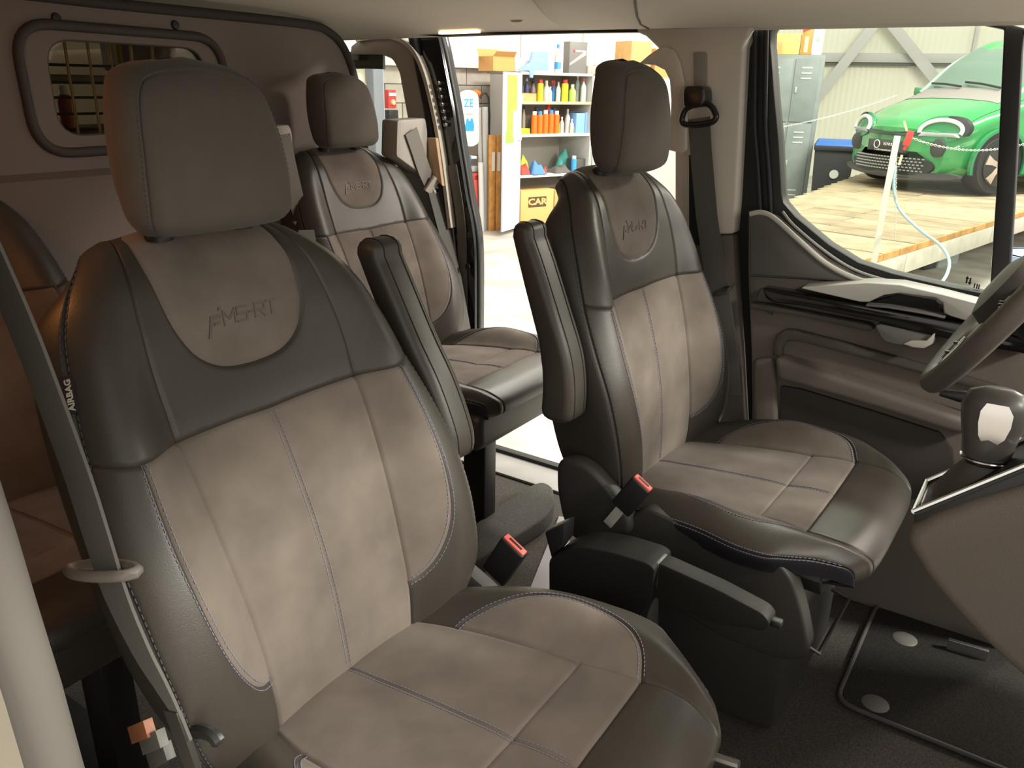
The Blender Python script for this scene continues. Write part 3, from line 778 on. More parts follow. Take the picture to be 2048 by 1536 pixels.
# side window surround behind the opening, with the rear side glass
SIDE = mat('surround_grey', (.36, .325, .285), .75, spec=.2, bump=.2, bscale=600)
so = [(700, 120), (703, 92), (718, 80), (740, 76), (785, 74), (812, 84), (835, 108), (853, 150), (868, 210), (880, 270), (892, 350), (905, 455), (928, 660), (880, 680), (600, 640), (640, 90)]
sh = rounded(PL([(640, 109), (760, 108), (785, 118), (799, 145), (806, 185), (816, 240), (818, 330), (640, 350)], 1.3), .012, 3)
sd = prism(PL(so, 1.3), 0, 1.30, 1.35, [sh]).obj('door_2', SIDE, sm=40, bevel=.004); struct(sd)
m = MB(); m.strip([(1.297, *p) for p in catmull(PL([(718, 80), (740, 76), (785, 74), (812, 84), (835, 108), (853, 150), (868, 210), (880, 270), (892, 350), (905, 455)], 1.297), 3)], (1, 0, 0), .03, .012)
m.obj('surround_lip', mat('lip_cream', (.5, .45, .38), .7), sd, sm=50)
m = MB(); q = PL([(690, 121), (730, 120), (766, 121)], 1.34); m.strip([(1.345, *p) for p in q], (0, -.3, -1), .05, .01); m.obj('upper_frame', RUBBER, sd, sm=40)
prism(sh, 0, 1.335, 1.339).obj('pane', GLASS, sd)
m = MB(); q = [P1(p, 1.29) for p in ((853, 275), (880, 275), (893, 372), (866, 345))]; m.add([(1.297, *p) for p in q]+[(1.27, *p) for p in q], [(0, 1, 2, 3), (4, 7, 6, 5), (0, 4, 5, 1), (1, 5, 6, 2), (2, 6, 7, 3), (3, 7, 4, 0)])
m.obj('latch_cover', mat('latch_tan', (.5, .33, .2), .6), sd, sm=30, bevel=.004)
# leading edge of the sliding door: black painted flange with its seal
path = [(x-27, y) for x, y in ((889, 62), (900, 105), (910, 156), (923, 224), (932, 287), (942, 347), (951, 402), (961, 450), (966, 500), (967, 580), (967, 668))]
fl = MB()
q = catmull(PL(path, 1.33), 4)
fl.strip([(1.33, *p) for p in q], (0, 1, 0), .075, .05)
f_o = fl.obj('door_edge', BODYBLK, sd, sm=40, bevel=.006)
MB().tube([(1.30, p[0]+.05, p[1]) for p in q], .014, 10).obj('door_seal', RUBBER, sd, sm=60)
MB().tube([(1.325, p[0]-.037, p[1]) for p in q], .008, 8).obj('edge_seal', RUBBER, sd, sm=60)
for i, py in enumerate((165, 178, 193, 208, 222, 236, 249)):
    v = at((876+(py-165)*.17, py), 0, 1.296); MB().box((v[0]-.004, v[1]-.006, v[2]-.006), (v[0]+.01, v[1]+.004, v[2]+.004)).obj('latch_piece', mat('latch_shine', (.30, .27, .25), .25, metal=.8), sd, bevel=.002)
q = catmull(PL([(905, 330), (922, 440), (925, 540), (927, 640)], 1.303), 4); MB().strip([(1.303, *p) for p in q], (0, 1, 0), .032, .006).obj('edge_plate', mat('plate_grey', (.13, .12, .105), .5), sd, sm=40)
v = at((936, 533), 0, 1.298); MB().lathe([(0, 0), (.009, 0), (.009, .004), (0, .004)], 12, Matrix.Translation(v) @ Matrix.Rotation(-math.pi/2, 4, 'Y')).obj('plug', BLACKPL, sd)

# B-pillar trim beside the driver
bp = [(1255, 56), (1290, 72), (1315, 96), (1340, 150), (1349, 307), (1349, 420), (1380, 470), (1467, 468), (1473, 400), (1479, 279), (1488, 95), (1500, 64), (1520, 36), (1300, 36)]
pil = prism(PL(bp), 0, 1.25, 1.30).obj('trim_1', TRIMG, sm=40, bevel=.008, seg=3); struct(pil)
low = [(1349, 400), (1349, 640), (1400, 860), (1490, 860), (1482, 700), (1472, 560), (1466, 470), (1400, 470)]
prism(PL(low, 1.255), 0, 1.255, 1.30).obj('lower_cover', mat('pillar_low', (.12, .10, .088), .7, bump=.3, bscale=600), pil, sm=40, bevel=.006)
hump = [(1276, 127), (1296, 110), (1315, 97), (1330, 92), (1346, 99), (1358, 123), (1367, 169), (1372, 240), (1372, 300), (1363, 307), (1334, 300), (1339, 262), (1341, 200), (1338, 160), (1328, 140), (1310, 131)]
prism(PL(hump, 1.235), 0, 1.235, 1.25).obj('grab_handle', TRIMG, pil, sm=40, bevel=.005, seg=2)
prism(rounded(PL([(1388, 104), (1414, 104), (1415, 180), (1389, 180)], 1.248), .006, 3), 0, 1.244, 1.252).obj('height_slot', mat('slot_grey', (.27, .26, .235), .7), pil, bevel=.002)
m = MB(); q = PL([(1381, 420), (1378, 300), (1381, 380), (1395, 480)], 1.248)
prism(PL([(1379, 310), (1384, 310), (1400, 460), (1402, 490), (1380, 490)], 1.247), 0, 1.243, 1.251).obj('belt_slot', RUBBER, pil)

# driver's belt
db = thing('seat_belt', 'black shoulder belt hanging from the anchor on the pillar behind the driver seat', 'seat belt', tuple(at((1400, 205), 0, 1.22)))
O = np.array(db.location)
q = rounded([tuple(np.array(P1(p, 1.22))-O[1:]) for p in ((1376, 172), (1416, 172), (1418, 200), (1414, 212), (1376, 218), (1374, 195))], .012, 4)
prism(q, 0, -.028, .026).obj('anchor_cover', mat('anchor_black', (.014, .012, .012), .3), db, sm=40, bevel=.01, seg=3)
q = [tuple(np.array(P1(p, 1.205))-O[1:]) for p in ((1378, 214), (1366, 232), (1366, 246), (1380, 250), (1415, 247), (1430, 240), (1432, 228), (1416, 208))]
MB().tube([(-.017, *p) for p in catmull(q, 4, True)]+[(-.017, *q[0])], .007, 8).obj('guide_loop', mat('loop_black', (.012, .01, .01), .25), db, sm=60)
q = [np.array((1.205, *P1(p, 1.205)))-O for p in ((1398, 236), (1401, 290), (1406, 350), (1413, 430), (1426, 520), (1440, 600), (1452, 690), (1462, 790))]
MB().strip(q, (0, 1, 0), .052, .003).obj('webbing', BELT, db, sm=40)
q = [np.array(at(p, 0, 1.18))-O for p in ((1440, 583), (1458, 580), (1466, 570))]; MB().strip(q, (1, 0, .2), .05, .006).obj('tongue', mat('tongue_black', (.05, .045, .04), .35), db, sm=40, bevel=.002)

# near belt in front of the passenger seat's shoulder
XB = -.335
nb = thing('seat_belt', 'wide dark belt running down the left edge in front of the nearest seat', 'seat belt', tuple(at((205, 1100), 0, XB)))
O = np.array(nb.location)
ctr = [(-140, 250), (-60, 420), (38, 640), (100, 800), (158, 960), (196, 1080), (232, 1190), (282, 1300), (322, 1370), (352, 1425), (376, 1480)]
wd = [.047]*6+[.044, .034, .024, .014, .012]
q = [np.array(at(p, 0, XB))-O for p in catmull(ctr, 4)]
MB().strip(q, (0, 1, .0), list(np.interp(np.linspace(0, 1, len(q)), np.linspace(0, 1, len(wd)), wd)), .003).obj('webbing', BELT, nb, sm=40)
a, b = np.array(at((142, 1136), 0, XB))-O, np.array(at((270, 1146), 0, XB))-O; c = (a+b)/2
q = [c+(a-c)*math.cos(t)*1.0+np.array([.012*math.sin(t), 0, 0]) for t in np.linspace(0, 2*math.pi, 17)]
MB().tube(q, .0055, 8, cap=False).obj('tongue', mat('tongue_grey', (.16, .14, .125), .3), nb, sm=60)
A, B = np.array(at((345, 1420), 0, XB))-O, np.array(at((395, 1560), 0, XB))-O
MB().strip([A, (A+B)/2, B], (0, 1, 0), .022, .006).obj('end_bracket', mat('bracket_dark', (.05, .045, .04), .4, metal=.5), nb, bevel=.002)

# near B-pillar edge at the lower left
q = [at(p, 0, -.45) for p in ((-86, 900), (-26, 1085), (12, 1210), (66, 1380), (110, 1536), (145, 1650))]
np_ = MB().tube(q, .019, 14).obj('trim_2', mat('near_trim', (.13, .12, .106), .75, spec=.2), sm=60); struct(np_)
q = [at(p, 0, -.43) for p in ((-96, 1000), (-46, 1250), (4, 1400), (60, 1560), (95, 1680))]
MB().strip(q, (.3, 1, .3), .05, .02).obj('seal_flange', mat('flange_grey', (.10, .10, .10), .6), np_, sm=40)
# seat-belt pretensioner hardware beside the near seat foot
pt = thing('belt_retainer', 'small metal belt retainer on the floor beside the nearest seat', 'bracket', tuple(at((300, 1490), 0, -.31)))
O = np.array(pt.location)
for c0, c1, mm in (((268, 1468), (300, 1455), mat('retainer_amber_lit', (.22, .075, .03), .5)), ((290, 1490), (325, 1475), mat('retainer_grey', (.09, .085, .078), .5)), ((305, 1520), (338, 1500), mat('retainer_dark', (.06, .056, .05), .5))):  # orange of the first clamp is amber light put into its colour
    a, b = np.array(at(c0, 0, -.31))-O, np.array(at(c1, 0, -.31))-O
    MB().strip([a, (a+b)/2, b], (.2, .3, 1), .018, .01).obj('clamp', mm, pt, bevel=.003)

# rear belts with their guide boxes on the bench back
def rear_belt(label, g, s1, tg, s2, y):
    b = thing('seat_belt', label, 'seat belt', tuple(at(g[0], 1, y)), group='belts of the rear bench'); O = np.array(b.location)
    pts = [(lambda v: (v[0]-O[0], v[2]-O[2]))(at(p, 1, y)) for p in g]
    prism(rounded(pts, .008, 3), 1, -.01, .05).obj('guide_box', mat('guide_grey', (.30, .27, .24), .6), b, sm=40, bevel=.004)
    s = [np.array(at(p, 1, y-.02))-O for p in s1]
    MB().strip(s, (1, -.2, 0), .044, .003).obj('webbing', mat('webbing_grey', (.16, .145, .13), .7, bump=.5, bscale=400), b, sm=40)
    e = [np.array(at(p, 1, y-.03))-O for p in tg]
    MB().strip([e[0], e[1]], (1, -.2, 0), .05, .01).obj('tongue_grip', mat('grip_cream', (.38, .33, .28), .5), b, bevel=.003)
    d = e[2]-e[1]; w = np.array([.011, 0, 0]); m = MB()
    q = [e[1]-w, e[1]+w, e[2]+w, e[2]-w]; MB().tube(q+[q[0]], .0045, 8).obj('tongue', mat('tongue_white', (.75, .73, .68), .3, metal=.3), b)
    s = [np.array(at(p, 1, yy))-O for p, yy in s2]
    MB().strip(s, (1, -.2, 0), .044, .003).obj('lower_webbing', BELT, b, sm=40)
m = [(790, 240), (846, 236), (850, 262), (850, 330), (840, 350), (788, 312)]
rear_belt('grey rear belt with white tongue beside the open sliding door', m, [(822, 262), (835, 300), (848, 340), (860, 366)], [(858, 366), (870, 374), (880, 396)], [((868, 385), .84), ((890, 470), .80), ((912, 560), .76), ((930, 660), .72)], .87)
m = [(543, 253), (572, 249), (578, 262), (582, 325), (543, 332)]
rear_belt('grey rear belt with white tongue between the nearest headrest and the rear seat', m, [(564, 270), (576, 330), (590, 390), (602, 432)], [(602, 434), (608, 446), (616, 466)], [((612, 460), .82), ((630, 560), .78)], .90)

# ------------------------------------------------------------------ driver's door
whole = [(1541, 91), (1542, 64), (1555, 42), (1583, 32), (1660, 28), (1768, 27), (1868, 33), (1951, 46), (2008, 58), (1992, 388), (1979, 590), (1896, 573), (1785, 547), (1716, 525), (1657, 489), (1591, 434), (1567, 406), (1563, 388), (1557, 277), (1549, 194), (1543, 111)]
XD = 1.29
quarter = [(2046, 66), (2110, 90), (2110, 640), (2017, 585), (2028, 416)]
fo = [(1462, 860), (1464, 279), (1480, 96), (1500, 62), (1530, 36), (1600, 22), (1768, 16), (1900, 22), (1990, 40), (2130, 78), (2130, 700), (1900, 640), (1700, 600), (1560, 560), (1512, 560), (1512, 860)]
door = prism(PL(fo, XD), 0, XD, XD+.05, [PL(whole, XD), PL(quarter, XD)]).obj('door_1', RUBBER, sm=40, bevel=.004, seg=2); struct(door)
w1 = prism(PL(whole, XD+.03), 0, XD+.03, XD+.034).obj('window_1', GLASS); struct(w1)
for k, (px, py) in enumerate(((1513, 100), (1534, 100))):
    q = catmull(PL([(px-2, 60), (px-3, 140), (px-4, 250), (px+2, 330), (px+8, 430)], 1.275), 4); MB().tube([(1.275, *p) for p in q], .006, 8).obj('door_seal', RUBBER, door, sm=60)
# light strip lines along the window's lower edge
edge = [(1571, 418), (1594, 446), (1655, 497), (1714, 534), (1784, 557), (1895, 583), (1978, 602)]
def off(l, dx, dy): return [(x+dx, y+dy) for x, y in l]
MB().tube([(1.268, *p) for p in catmull(PL(off(edge, -6, 5), 1.268), 4)], .0032, 8).obj('weatherstrip', mat('strip_grey', (.33, .34, .33), .35), door, sm=60)
panel = [(1497, 428), (1520, 424), (1548, 434), (1600, 480), (1650, 522), (1705, 552), (1765, 570), (1850, 592), (1990, 627), (2120, 660), (2120, 1050), (1505, 1050), (1505, 800), (1503, 700), (1497, 560)]
pq = PL(panel[:-5])+[(P1(panel[-5])[0], FLOOR), (P1(panel[-4])[0], FLOOR)]+PL(panel[-3:])
pan = prism(pq, 0, 1.245, 1.29).obj('door_panel', DOORP, door, sm=40, bevel=.006, seg=2)
sail = [(1498, 430), (1520, 426), (1546, 436), (1597, 483), (1646, 526), (1700, 556), (1740, 568), (1700, 566), (1600, 556), (1500, 550)]
prism(PL(sail, 1.235), 0, 1.235, 1.25).obj('upper_pad', mat('pad_grey', (.10, .095, .088), .7, bump=.5, bscale=500), pan, sm=40, bevel=.005, seg=2)
MB().tube([(1.236, *p) for p in catmull(PL([(1500, 428), (1522, 425), (1548, 436), (1600, 483), (1650, 526), (1705, 555), (1765, 573), (1850, 595), (1960, 622)], 1.236), 4)], .006, 8).obj('pad_edge', DOORL, pan, sm=60)
# dark recess below the pad, then gloss strip, ledge and handle
prism(PL([(1498, 552), (1600, 558), (1720, 566), (1720, 600), (1520, 578), (1512, 600), (1545, 612), (1545, 632), (1500, 606)], 1.24), 0, 1.24, 1.25).obj('recess_panel', TRIMD, pan, sm=40, bevel=.003)
prism(PL([(1522, 576), (1600, 588), (1740, 612), (1860, 634), (1960, 652), (2060, 670), (2060, 712), (1930, 688), (1860, 672), (1745, 642), (1600, 612), (1545, 606), (1530, 598)], 1.2), 0, 1.2, 1.25).obj('gloss_trim', GLOSSBLK, pan, sm=40, bevel=.008, seg=2)
prism(PL([(1500, 606), (1545, 612), (1740, 650), (1748, 660), (1735, 663), (1600, 632), (1500, 618)], 1.215), 0, 1.215, 1.25).obj('under_strip', TRIMD, pan, sm=40, bevel=.004)
ledge = [(1602, 577), (1606, 574), (1735, 566), (1800, 570), (1880, 588), (1965, 610), (2060, 636), (2060, 668), (1960, 650), (1900, 632), (1888, 626), (1886, 606), (1872, 596), (1800, 586), (1768, 590), (1738, 604), (1720, 604)]
prism(PL(ledge, 1.185), 0, 1.185, 1.25).obj('armrest_ledge', DOORL, pan, sm=40, bevel=.008, seg=3)
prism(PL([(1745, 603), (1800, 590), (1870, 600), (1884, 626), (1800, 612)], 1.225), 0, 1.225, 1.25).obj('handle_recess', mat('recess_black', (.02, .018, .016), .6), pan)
MB().strip([(1.196, *p) for p in PL([(1735, 608), (1780, 612), (1840, 622), (1892, 632)], 1.196)], (1, 0, 0), .03, .004).obj('handle_slats', mat('slat_grey', (.2, .195, .19), .35), pan, bevel=.001)
prism(rounded(PL([(1750, 652), (1760, 648), (1872, 672), (1868, 688), (1850, 696), (1800, 690), (1768, 682)], 1.205), .008, 3), 0, 1.205, 1.25).obj('pull_cup', mat('cup_grey', (.16, .16, .15), .5), pan, sm=40, bevel=.006)
prism(PL([(1806, 688), (1822, 682), (1852, 682), (1866, 668), (1870, 668), (1864, 688), (1848, 697), (1826, 695)], 1.195), 0, 1.195, 1.207).obj('cup_lip', mat('lip_white', (.62, .60, .53), .5), pan, bevel=.002)
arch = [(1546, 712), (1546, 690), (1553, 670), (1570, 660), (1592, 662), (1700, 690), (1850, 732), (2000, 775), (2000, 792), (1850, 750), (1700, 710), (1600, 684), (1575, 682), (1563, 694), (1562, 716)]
prism(PL(arch, 1.225), 0, 1.225, 1.25).obj('arch_groove_shade', TRIMD, pan, sm=40, bevel=.006, seg=2)  # raised dark strip put in for the shaded arch groove
MB().tube([(1.242, *p) for p in PL([(1548, 706), (1600, 722), (1750, 772), (1880, 812), (1960, 836)], 1.242)], .005, 6).obj('panel_line', mat('line_dark', (.02, .016, .013), .8), pan)
ridge = [(1548, 716), (1600, 730), (1750, 780), (1880, 824), (1945, 846), (1950, 875), (1890, 862), (1750, 816), (1600, 772), (1556, 760)]
prism(PL(ridge, 1.19), 0, 1.19, 1.25).obj('pocket_rim', mat('pocket_brown', (.15, .13, .115), .7, bump=.4, bscale=600), pan, sm=40, bevel=.012, seg=3)
prism(PL([(1560, 772), (1600, 778), (1750, 824), (1880, 866), (1905, 900), (1915, 1000), (1560, 1000)], 1.235), 0, 1.235, 1.25).obj('map_pocket', mat('pocket_dark', (.05, .042, .037), .8), pan, bevel=.004)
prism(PL([(1505, 720), (1545, 716), (1552, 780), (1556, 1000), (1505, 1000)], 1.225), 0, 1.225, 1.25).obj('rear_rib', DOORP, pan, bevel=.012, seg=3)
# small etched marks on the glass
for t, px, sz in (('\u2191\u2193', (1935, 560), .018), ('||', (1952, 568), .010)):
    pass
def glyph(poly, px, s, name='glass_mark'):
    c = at(px, 0, XD+.029); prism([(c[1]-a*s, c[2]+b*s) for a, b in poly], 0, XD+.028, XD+.0292).obj(name, mat('mark_black', (.02, .02, .02), .6), w1)
ARW = [(-.2, -1), (.2, -1), (.2, .2), (.5, .2), (0, 1), (-.5, .2), (-.2, .2)]
glyph(ARW, (1934, 559), .008); glyph([(a, -b) for a, b in ARW], (1940, 563), .008)
for dx in (0, 5, 9): glyph([(-.25, -1), (.25, -1), (.25, 1), (-.25, 1)], (1949+dx, 571+dx*.3), .005)

# ------------------------------------------------------------------ steering wheel, gear lever, console, floor things
sw = thing('steering_wheel', 'dark leather steering wheel with silver spoke trim at the right edge', 'steering wheel', (.88, -.70, .465))
SWL = mat('wheel_leather', (.10, .088, .076), .5, bump=.8, bscale=900, spec=.4)
upv = Vector((0, -.5, .866)); rgt = Vector((1, 0, 0)); nrm = -rgt.cross(upv)
R_ = .188
q = [rgt*math.cos(t)*R_+upv*math.sin(t)*R_ for t in np.linspace(0, 2*math.pi, 49)]
MB().tube(q, .0195, 14, cap=False).obj('rim', SWL, sw, sm=70)
hub = [rgt*math.cos(t)*.075+upv*math.sin(t)*.07 for t in np.linspace(0, 2*math.pi, 25)[:-1]]
m = MB(); m.rings([[p-nrm*.02 for p in hub], [p*1.05+nrm*.0 for p in hub], [p*.9+nrm*.03 for p in hub], [p*.5+nrm*.04 for p in hub]]); m.obj('airbag_cover', mat('wheel_hub', (.06, .052, .046), .5, bump=.4, bscale=700), sw, sm=50)
for ang in (180, 0, 250, 290):
    t = math.radians(ang); d = rgt*math.cos(t)+upv*math.sin(t); s_ = nrm.cross(d)
    m = MB(); m.rings([[d*r+s_*w*a+nrm*h for a, h in ((-1, -.008), (1, -.008), (1, .010), (-1, .010))] for r, w in ((.06, .03), (.12, .02), (.185, .018))]); sp = m.obj('spoke', mat('spoke_black', (.03, .027, .025), .4), sw, bevel=.004)
    if ang in (180, 250):
        m = MB(); m.rings([[d*r+s_*w*a+nrm*h for a, h in ((-1, .010), (1, .010), (1, .014), (-1, .014))] for r, w in ((.10, .012), (.16, .01))]); m.obj('spoke_trim', mat('satin_silver', (.62, .61, .58), .25, metal=.9), sp, bevel=.001)
        for k in (0, 1): MB().box((-.004, -.004, -.002), (.004, .004, .002), Matrix.Translation(d*(.115+.02*k)+nrm*.016)).obj('button', BLACKPL, sp, bevel=.001)
m = MB(); m.tube([(0, 0, 0), -nrm*.1, -nrm*.3], [.045, .055, .07], 14); m.obj('column', BLACKPL, sw, sm=50)
m = MB(); d = Vector(at((1880, 785), 0, .80))-Vector(sw.location); m.tube([d+Vector((.02, -.1, .0)), d+Vector((0, -.03, 0)), d], [.012, .010, .006], 10); m.obj('stalk', BLACKPL, sw, sm=60)

DASH = mat('dash_brown', (.11, .094, .082), .7, spec=.25, bump=.4, bscale=500)
con = thing('centre_console', 'brown moulded centre console at the right edge', 'console', (.45, -.9, FLOOR)); O = np.array((.45, -.9, FLOOR))
poly = [(-.664, .290), (-.678, .25), (-.705, .22), (-.75, .182), (-.81, .142), (-.90, .10), (-1.02, .08), (-1.02, .47), (-.90, .45), (-.76, .372)]
q = [(y+.9, z-FLOOR) for y, z in catmull(poly, 3, True)]
prism(q, 0, .30-.45, .435-.45).obj('body', DASH, con, sm=50, bevel=.028, seg=4)
prism([(-1.02+.9, 0), (-1.02+.9, .5), (-.93+.9, .5), (-.91+.9, 0)], 0, .32-.45, .42-.45).obj('lower_stack', TRIMD, con, bevel=.02)
# gear surround on the sloping top
a, b = np.array([-.668, .290]), np.array([-.765, .378]); d = (b-a)/np.linalg.norm(b-a); nn = np.array([d[1], -d[0]]); nn = nn if nn[1] > 0 else -nn
def top(x, t, h): p = a+(b-a)*t+nn*h; return (x-.45, p[0]+.9, p[1]-FLOOR)
m = MB(); m.rings([[top(.312, 0, h), top(.425, 0, h), top(.425, 1.1, h), top(.312, 1.1, h)] for h in (-.012, .012)]); m.obj('gear_surround', BLACKPL, con, bevel=.006, seg=2)
c_ = [top(.32, .04, .014), top(.417, .04, .014), top(.417, 1.04, .014), top(.32, 1.04, .014)]
MB().tube(c_+[c_[0]], .0035, 8).obj('chrome_frame', CHROME, con)
gl = thing('gear_lever', 'gear lever with silver inlay on the knob, beside the console', 'gear lever', (.372, -.715, .32)); O = np.array((.372, -.715, .32))
K = lambda px: np.array(at(px, 0, .372))-O
ax0, ax1 = K((1968, 925)), K((2000, 780))
u = (ax1-ax0); Lk = np.linalg.norm(u); u /= Lk; sidev = np.array([1, 0, 0.]); fv = np.cross(u, sidev)
secs = [(0, .014, .018), (.12, .02, .026), (.3, .022, .028), (.55, .024, .033), (.8, .024, .036), (.95, .018, .030), (1.02, .008, .015)]
m = MB(); m.rings([[ax0+u*Lk*t+sidev*sx*math.cos(k)+fv*sy*math.sin(k) for k in np.linspace(0, 2*math.pi, 19)[:-1]] for t, sx, sy in secs]); kb = m.obj('knob', mat('knob_black', (.05, .045, .042), .35), gl, sm=60)
m = MB(); m.rings([[ax0+u*Lk*t-sidev*(.0235+h)+fv*w*k for k in (-.7, -.35, 0, .5)] for t, w, h in ((.34, .012, -.003), (.45, .022, .001), (.62, .027, .0025), (.78, .027, .0025), (.88, .018, -.001))], closed=False); m.obj('silver_inlay', mat('inlay_silver', (.78, .75, .72), .3, metal=.6), kb, sm=60)
MB().tube([ax0+u*.006+ (sidev*math.cos(k)*.0205+fv*math.sin(k)*.026) for k in np.linspace(0, 2*math.pi, 21)], .0015, 6).obj('knob_ring', CHROME, kb)
m = MB(); rr = [(-.075, .062, .06), (-.055, .05, .05), (-.035, .045, .044), (-.018, .03, .034), (.0, .018, .022)]
m.rings([[ax0+u*t+sidev*sx*math.cos(k)+fv*sy*math.sin(k) for k in np.linspace(0, 2*math.pi, 17)[:-1]] for t, sx, sy in rr]); m.obj('boot', mat('boot_leather', (.045, .04, .036), .5, bump=.8, bscale=120), gl, sm=50)

# parking brake between the seats
def FP(px, z=FLOOR): v = at(px, 2, z); return (v[0], v[1])
hb = thing('parking_brake', 'black parking brake lever beside the driver seat base', 'parking brake', (.46, -.2, FLOOR)); O = np.array((.46, -.2, FLOOR))
H = lambda px, x=.45: (lambda v: (v[1]-O[1], v[2]-O[2]))(at(px, 0, x))
cov = [(1112, 1105), (1150, 1086), (1185, 1083), (1240, 1093), (1305, 1113), (1322, 1124), (1316, 1180), (1296, 1215), (1296, 1400), (1112, 1300)]
prism(rounded([H(p) for p in cov], .012, 3), 0, -.035, .035).obj('base_cover', mat('brake_cover', (.012, .011, .010), .6, spec=.25, bump=.4, bscale=600), hb, sm=40, bevel=.012, seg=3)
lev = [(1300, 1118), (1330, 1126), (1440, 1176), (1530, 1224), (1544, 1244), (1530, 1258), (1430, 1240), (1310, 1190)]
lv = prism(rounded([H(p) for p in lev], .008, 3), 0, -.018, .018).obj('lever', mat('brake_lever', (.014, .013, .011), .55, spec=.3, bump=.4, bscale=600), hb, sm=40, bevel=.009, seg=3)
a = H((1545, 1250)); MB().box((-.008, a[0]-.012, a[1]-.006), (.008, a[0]+.006, a[1]+.006)).obj('release_button', BLACKPL, lv, bevel=.003)
q = H((1310, 1140)); MB().box((-.019, q[0]-.010, q[1]-.028), (.019, q[0]+.002, q[1]+.02)).obj('collar', mat('collar_grey', (.12, .12, .11), .4), lv, bevel=.003)
prism([H(p) for p in ((1094, 1060), (1134, 1044), (1132, 1082), (1108, 1114))], 0, -.02, .02).obj('bracket', BLACKPL, hb, bevel=.004)
q = [FP(p) for p in ((1058, 1186), (1118, 1036), (1146, 1040), (1122, 1190))]
prism(q, 2, FLOOR, FLOOR+.006).obj('floor_trim', mat('trim_lavender', (.22, .20, .22), .6), vfloor)

# floor mat in front of the driver seat
mp = [FP(p) for p in ((1670, 1408), (1735, 1255), (1760, 1236))]
corner = np.array(mp[0]); e1 = np.array(mp[1])-corner; e2 = np.array(FP((1985, 1536)))-corner
e1 /= np.linalg.norm(e1); e2 /= np.linalg.norm(e2)
mq = [tuple(corner), tuple(corner+e1*.42), tuple(corner+e1*.42+e2*.6), tuple(corner+e2*.6)]
fm = prism(rounded(mq, .04, 4), 2, FLOOR, FLOOR+.009).obj('floor_mat', MATC, sm=40, bevel=.003)
tag(fm, 'dark carpet floor mat with two round clips in front of the driver seat', 'floor mat')
MB().tube([(x, y, FLOOR+.008) for x, y in rounded(mq, .04, 4)]+[(*rounded(mq, .04, 4)[0], FLOOR+.008)], .005, 8).obj('piping', mat('mat_piping', (.06, .057, .05), .7), fm)
for px in ((1810, 1276), (1751, 1405)):
    v = at(px, 2, FLOOR+.012); MB().lathe([(0, 0), (.027, 0), (.027, .003), (.022, .006), (0, .006)], 24, Matrix.Translation((v[0], v[1], FLOOR+.007))).obj('mat_clip', mat('clip_grey', (.13, .125, .11), .5), fm)
m = MB(); a, b = at((1895, 1288), 2, FLOOR+.02), at((1975, 1312), 2, FLOOR+.02); m.strip([a, (a+b)/2, b], (0, 0, 1), .03, .01)
pd = m.obj('foot_rest', STEEL, bevel=.002); tag(pd, 'short metal strip on the carpet below the console', 'pedal')
# metal slide handle under the near cushion
m = MB(); a, b = np.array(at((1422, 1512), 0, .15)), np.array(at((1478, 1530), 0, .15)); m.tube([a+(a-b)*2, a, b], .006, 8)
o = m.obj('slide_handle', STEEL, pas)

# dashboard across the front
ds = thing('dashboard', 'dark dashboard beyond the steering wheel', 'dashboard', (.44, -1.3, FLOOR))
q = [(.20, .30), (.22, .62), (.18, .80), (.10, .86), (-.4, .90), (-.4, .30)]
prism(q, 0, -.80, .80).obj('body', TRIMD, ds, sm=50, bevel=.03, seg=3)
MB().box((.2, .02, .5), (.66, .2, .72), Matrix.Translation((0, .1, 0))).obj('instrument_hood', BLACKPL, ds, bevel=.03, seg=3)
# ------------------------------------------------------------------ the garage outside
GZ = -.84
def atv(px, O, n):
    d = _fw+RV*(px[0]-1024)/FPX-UV*(px[1]-768)/FPX
    return CAM+d*(((np.array(O)-CAM)@n)/(d@n))
AZ = math.radians(112); dW = np.array([math.sin(AZ), math.cos(AZ), 0]); nW = np.array([dW[1], -dW[0], 0])
if nW@(CAM-np.array([8, 5, 0])) < 0: nW = -nW
RZ = math.atan2(dW[1], dW[0])
C0 = at((1037, 462), 2, GZ)                         # front left foot of the shelf unit
CONC = mat('garage_concrete', (.50, .47, .42), .6, noise=.25, nscale=2.5, bump=.3, bscale=30)
WALLW = mat('garage_wall_white', (.80, .76, .66), .8)
BLOCKW = mat('garage_block_wall', (.42, .38, .34), .9, noise=.12, nscale=8)
m = MB(); m.box((-9, -14, GZ-.1), (22, 14, GZ)); gfloor = struct(m.obj('floor', CONC))
def wpt(s, dpt, z): return C0+dW*s-nW*dpt+np.array([0, 0, z-C0[2]])     # along wall, behind the shelf front, height
def wbox(m, s0, s1, d0, d1, z0, z1):
    v = [wpt(s, d, z) for z in (z0, z1) for s, d in ((s0, d0), (s1, d0), (s1, d1), (s0, d1))]
    return m.add(v, [(0, 3, 2, 1), (4, 5, 6, 7), (0, 1, 5, 4), (1, 2, 6, 5), (2, 3, 7, 6), (3, 0, 4, 7)])
def wl(px, depth=0.0):
    """(along, height) of a photo pixel on the vertical plane depth behind the shelf front"""
    v = atv(px, C0-nW*depth, nW); return float((v-C0)@dW), float(v[2])
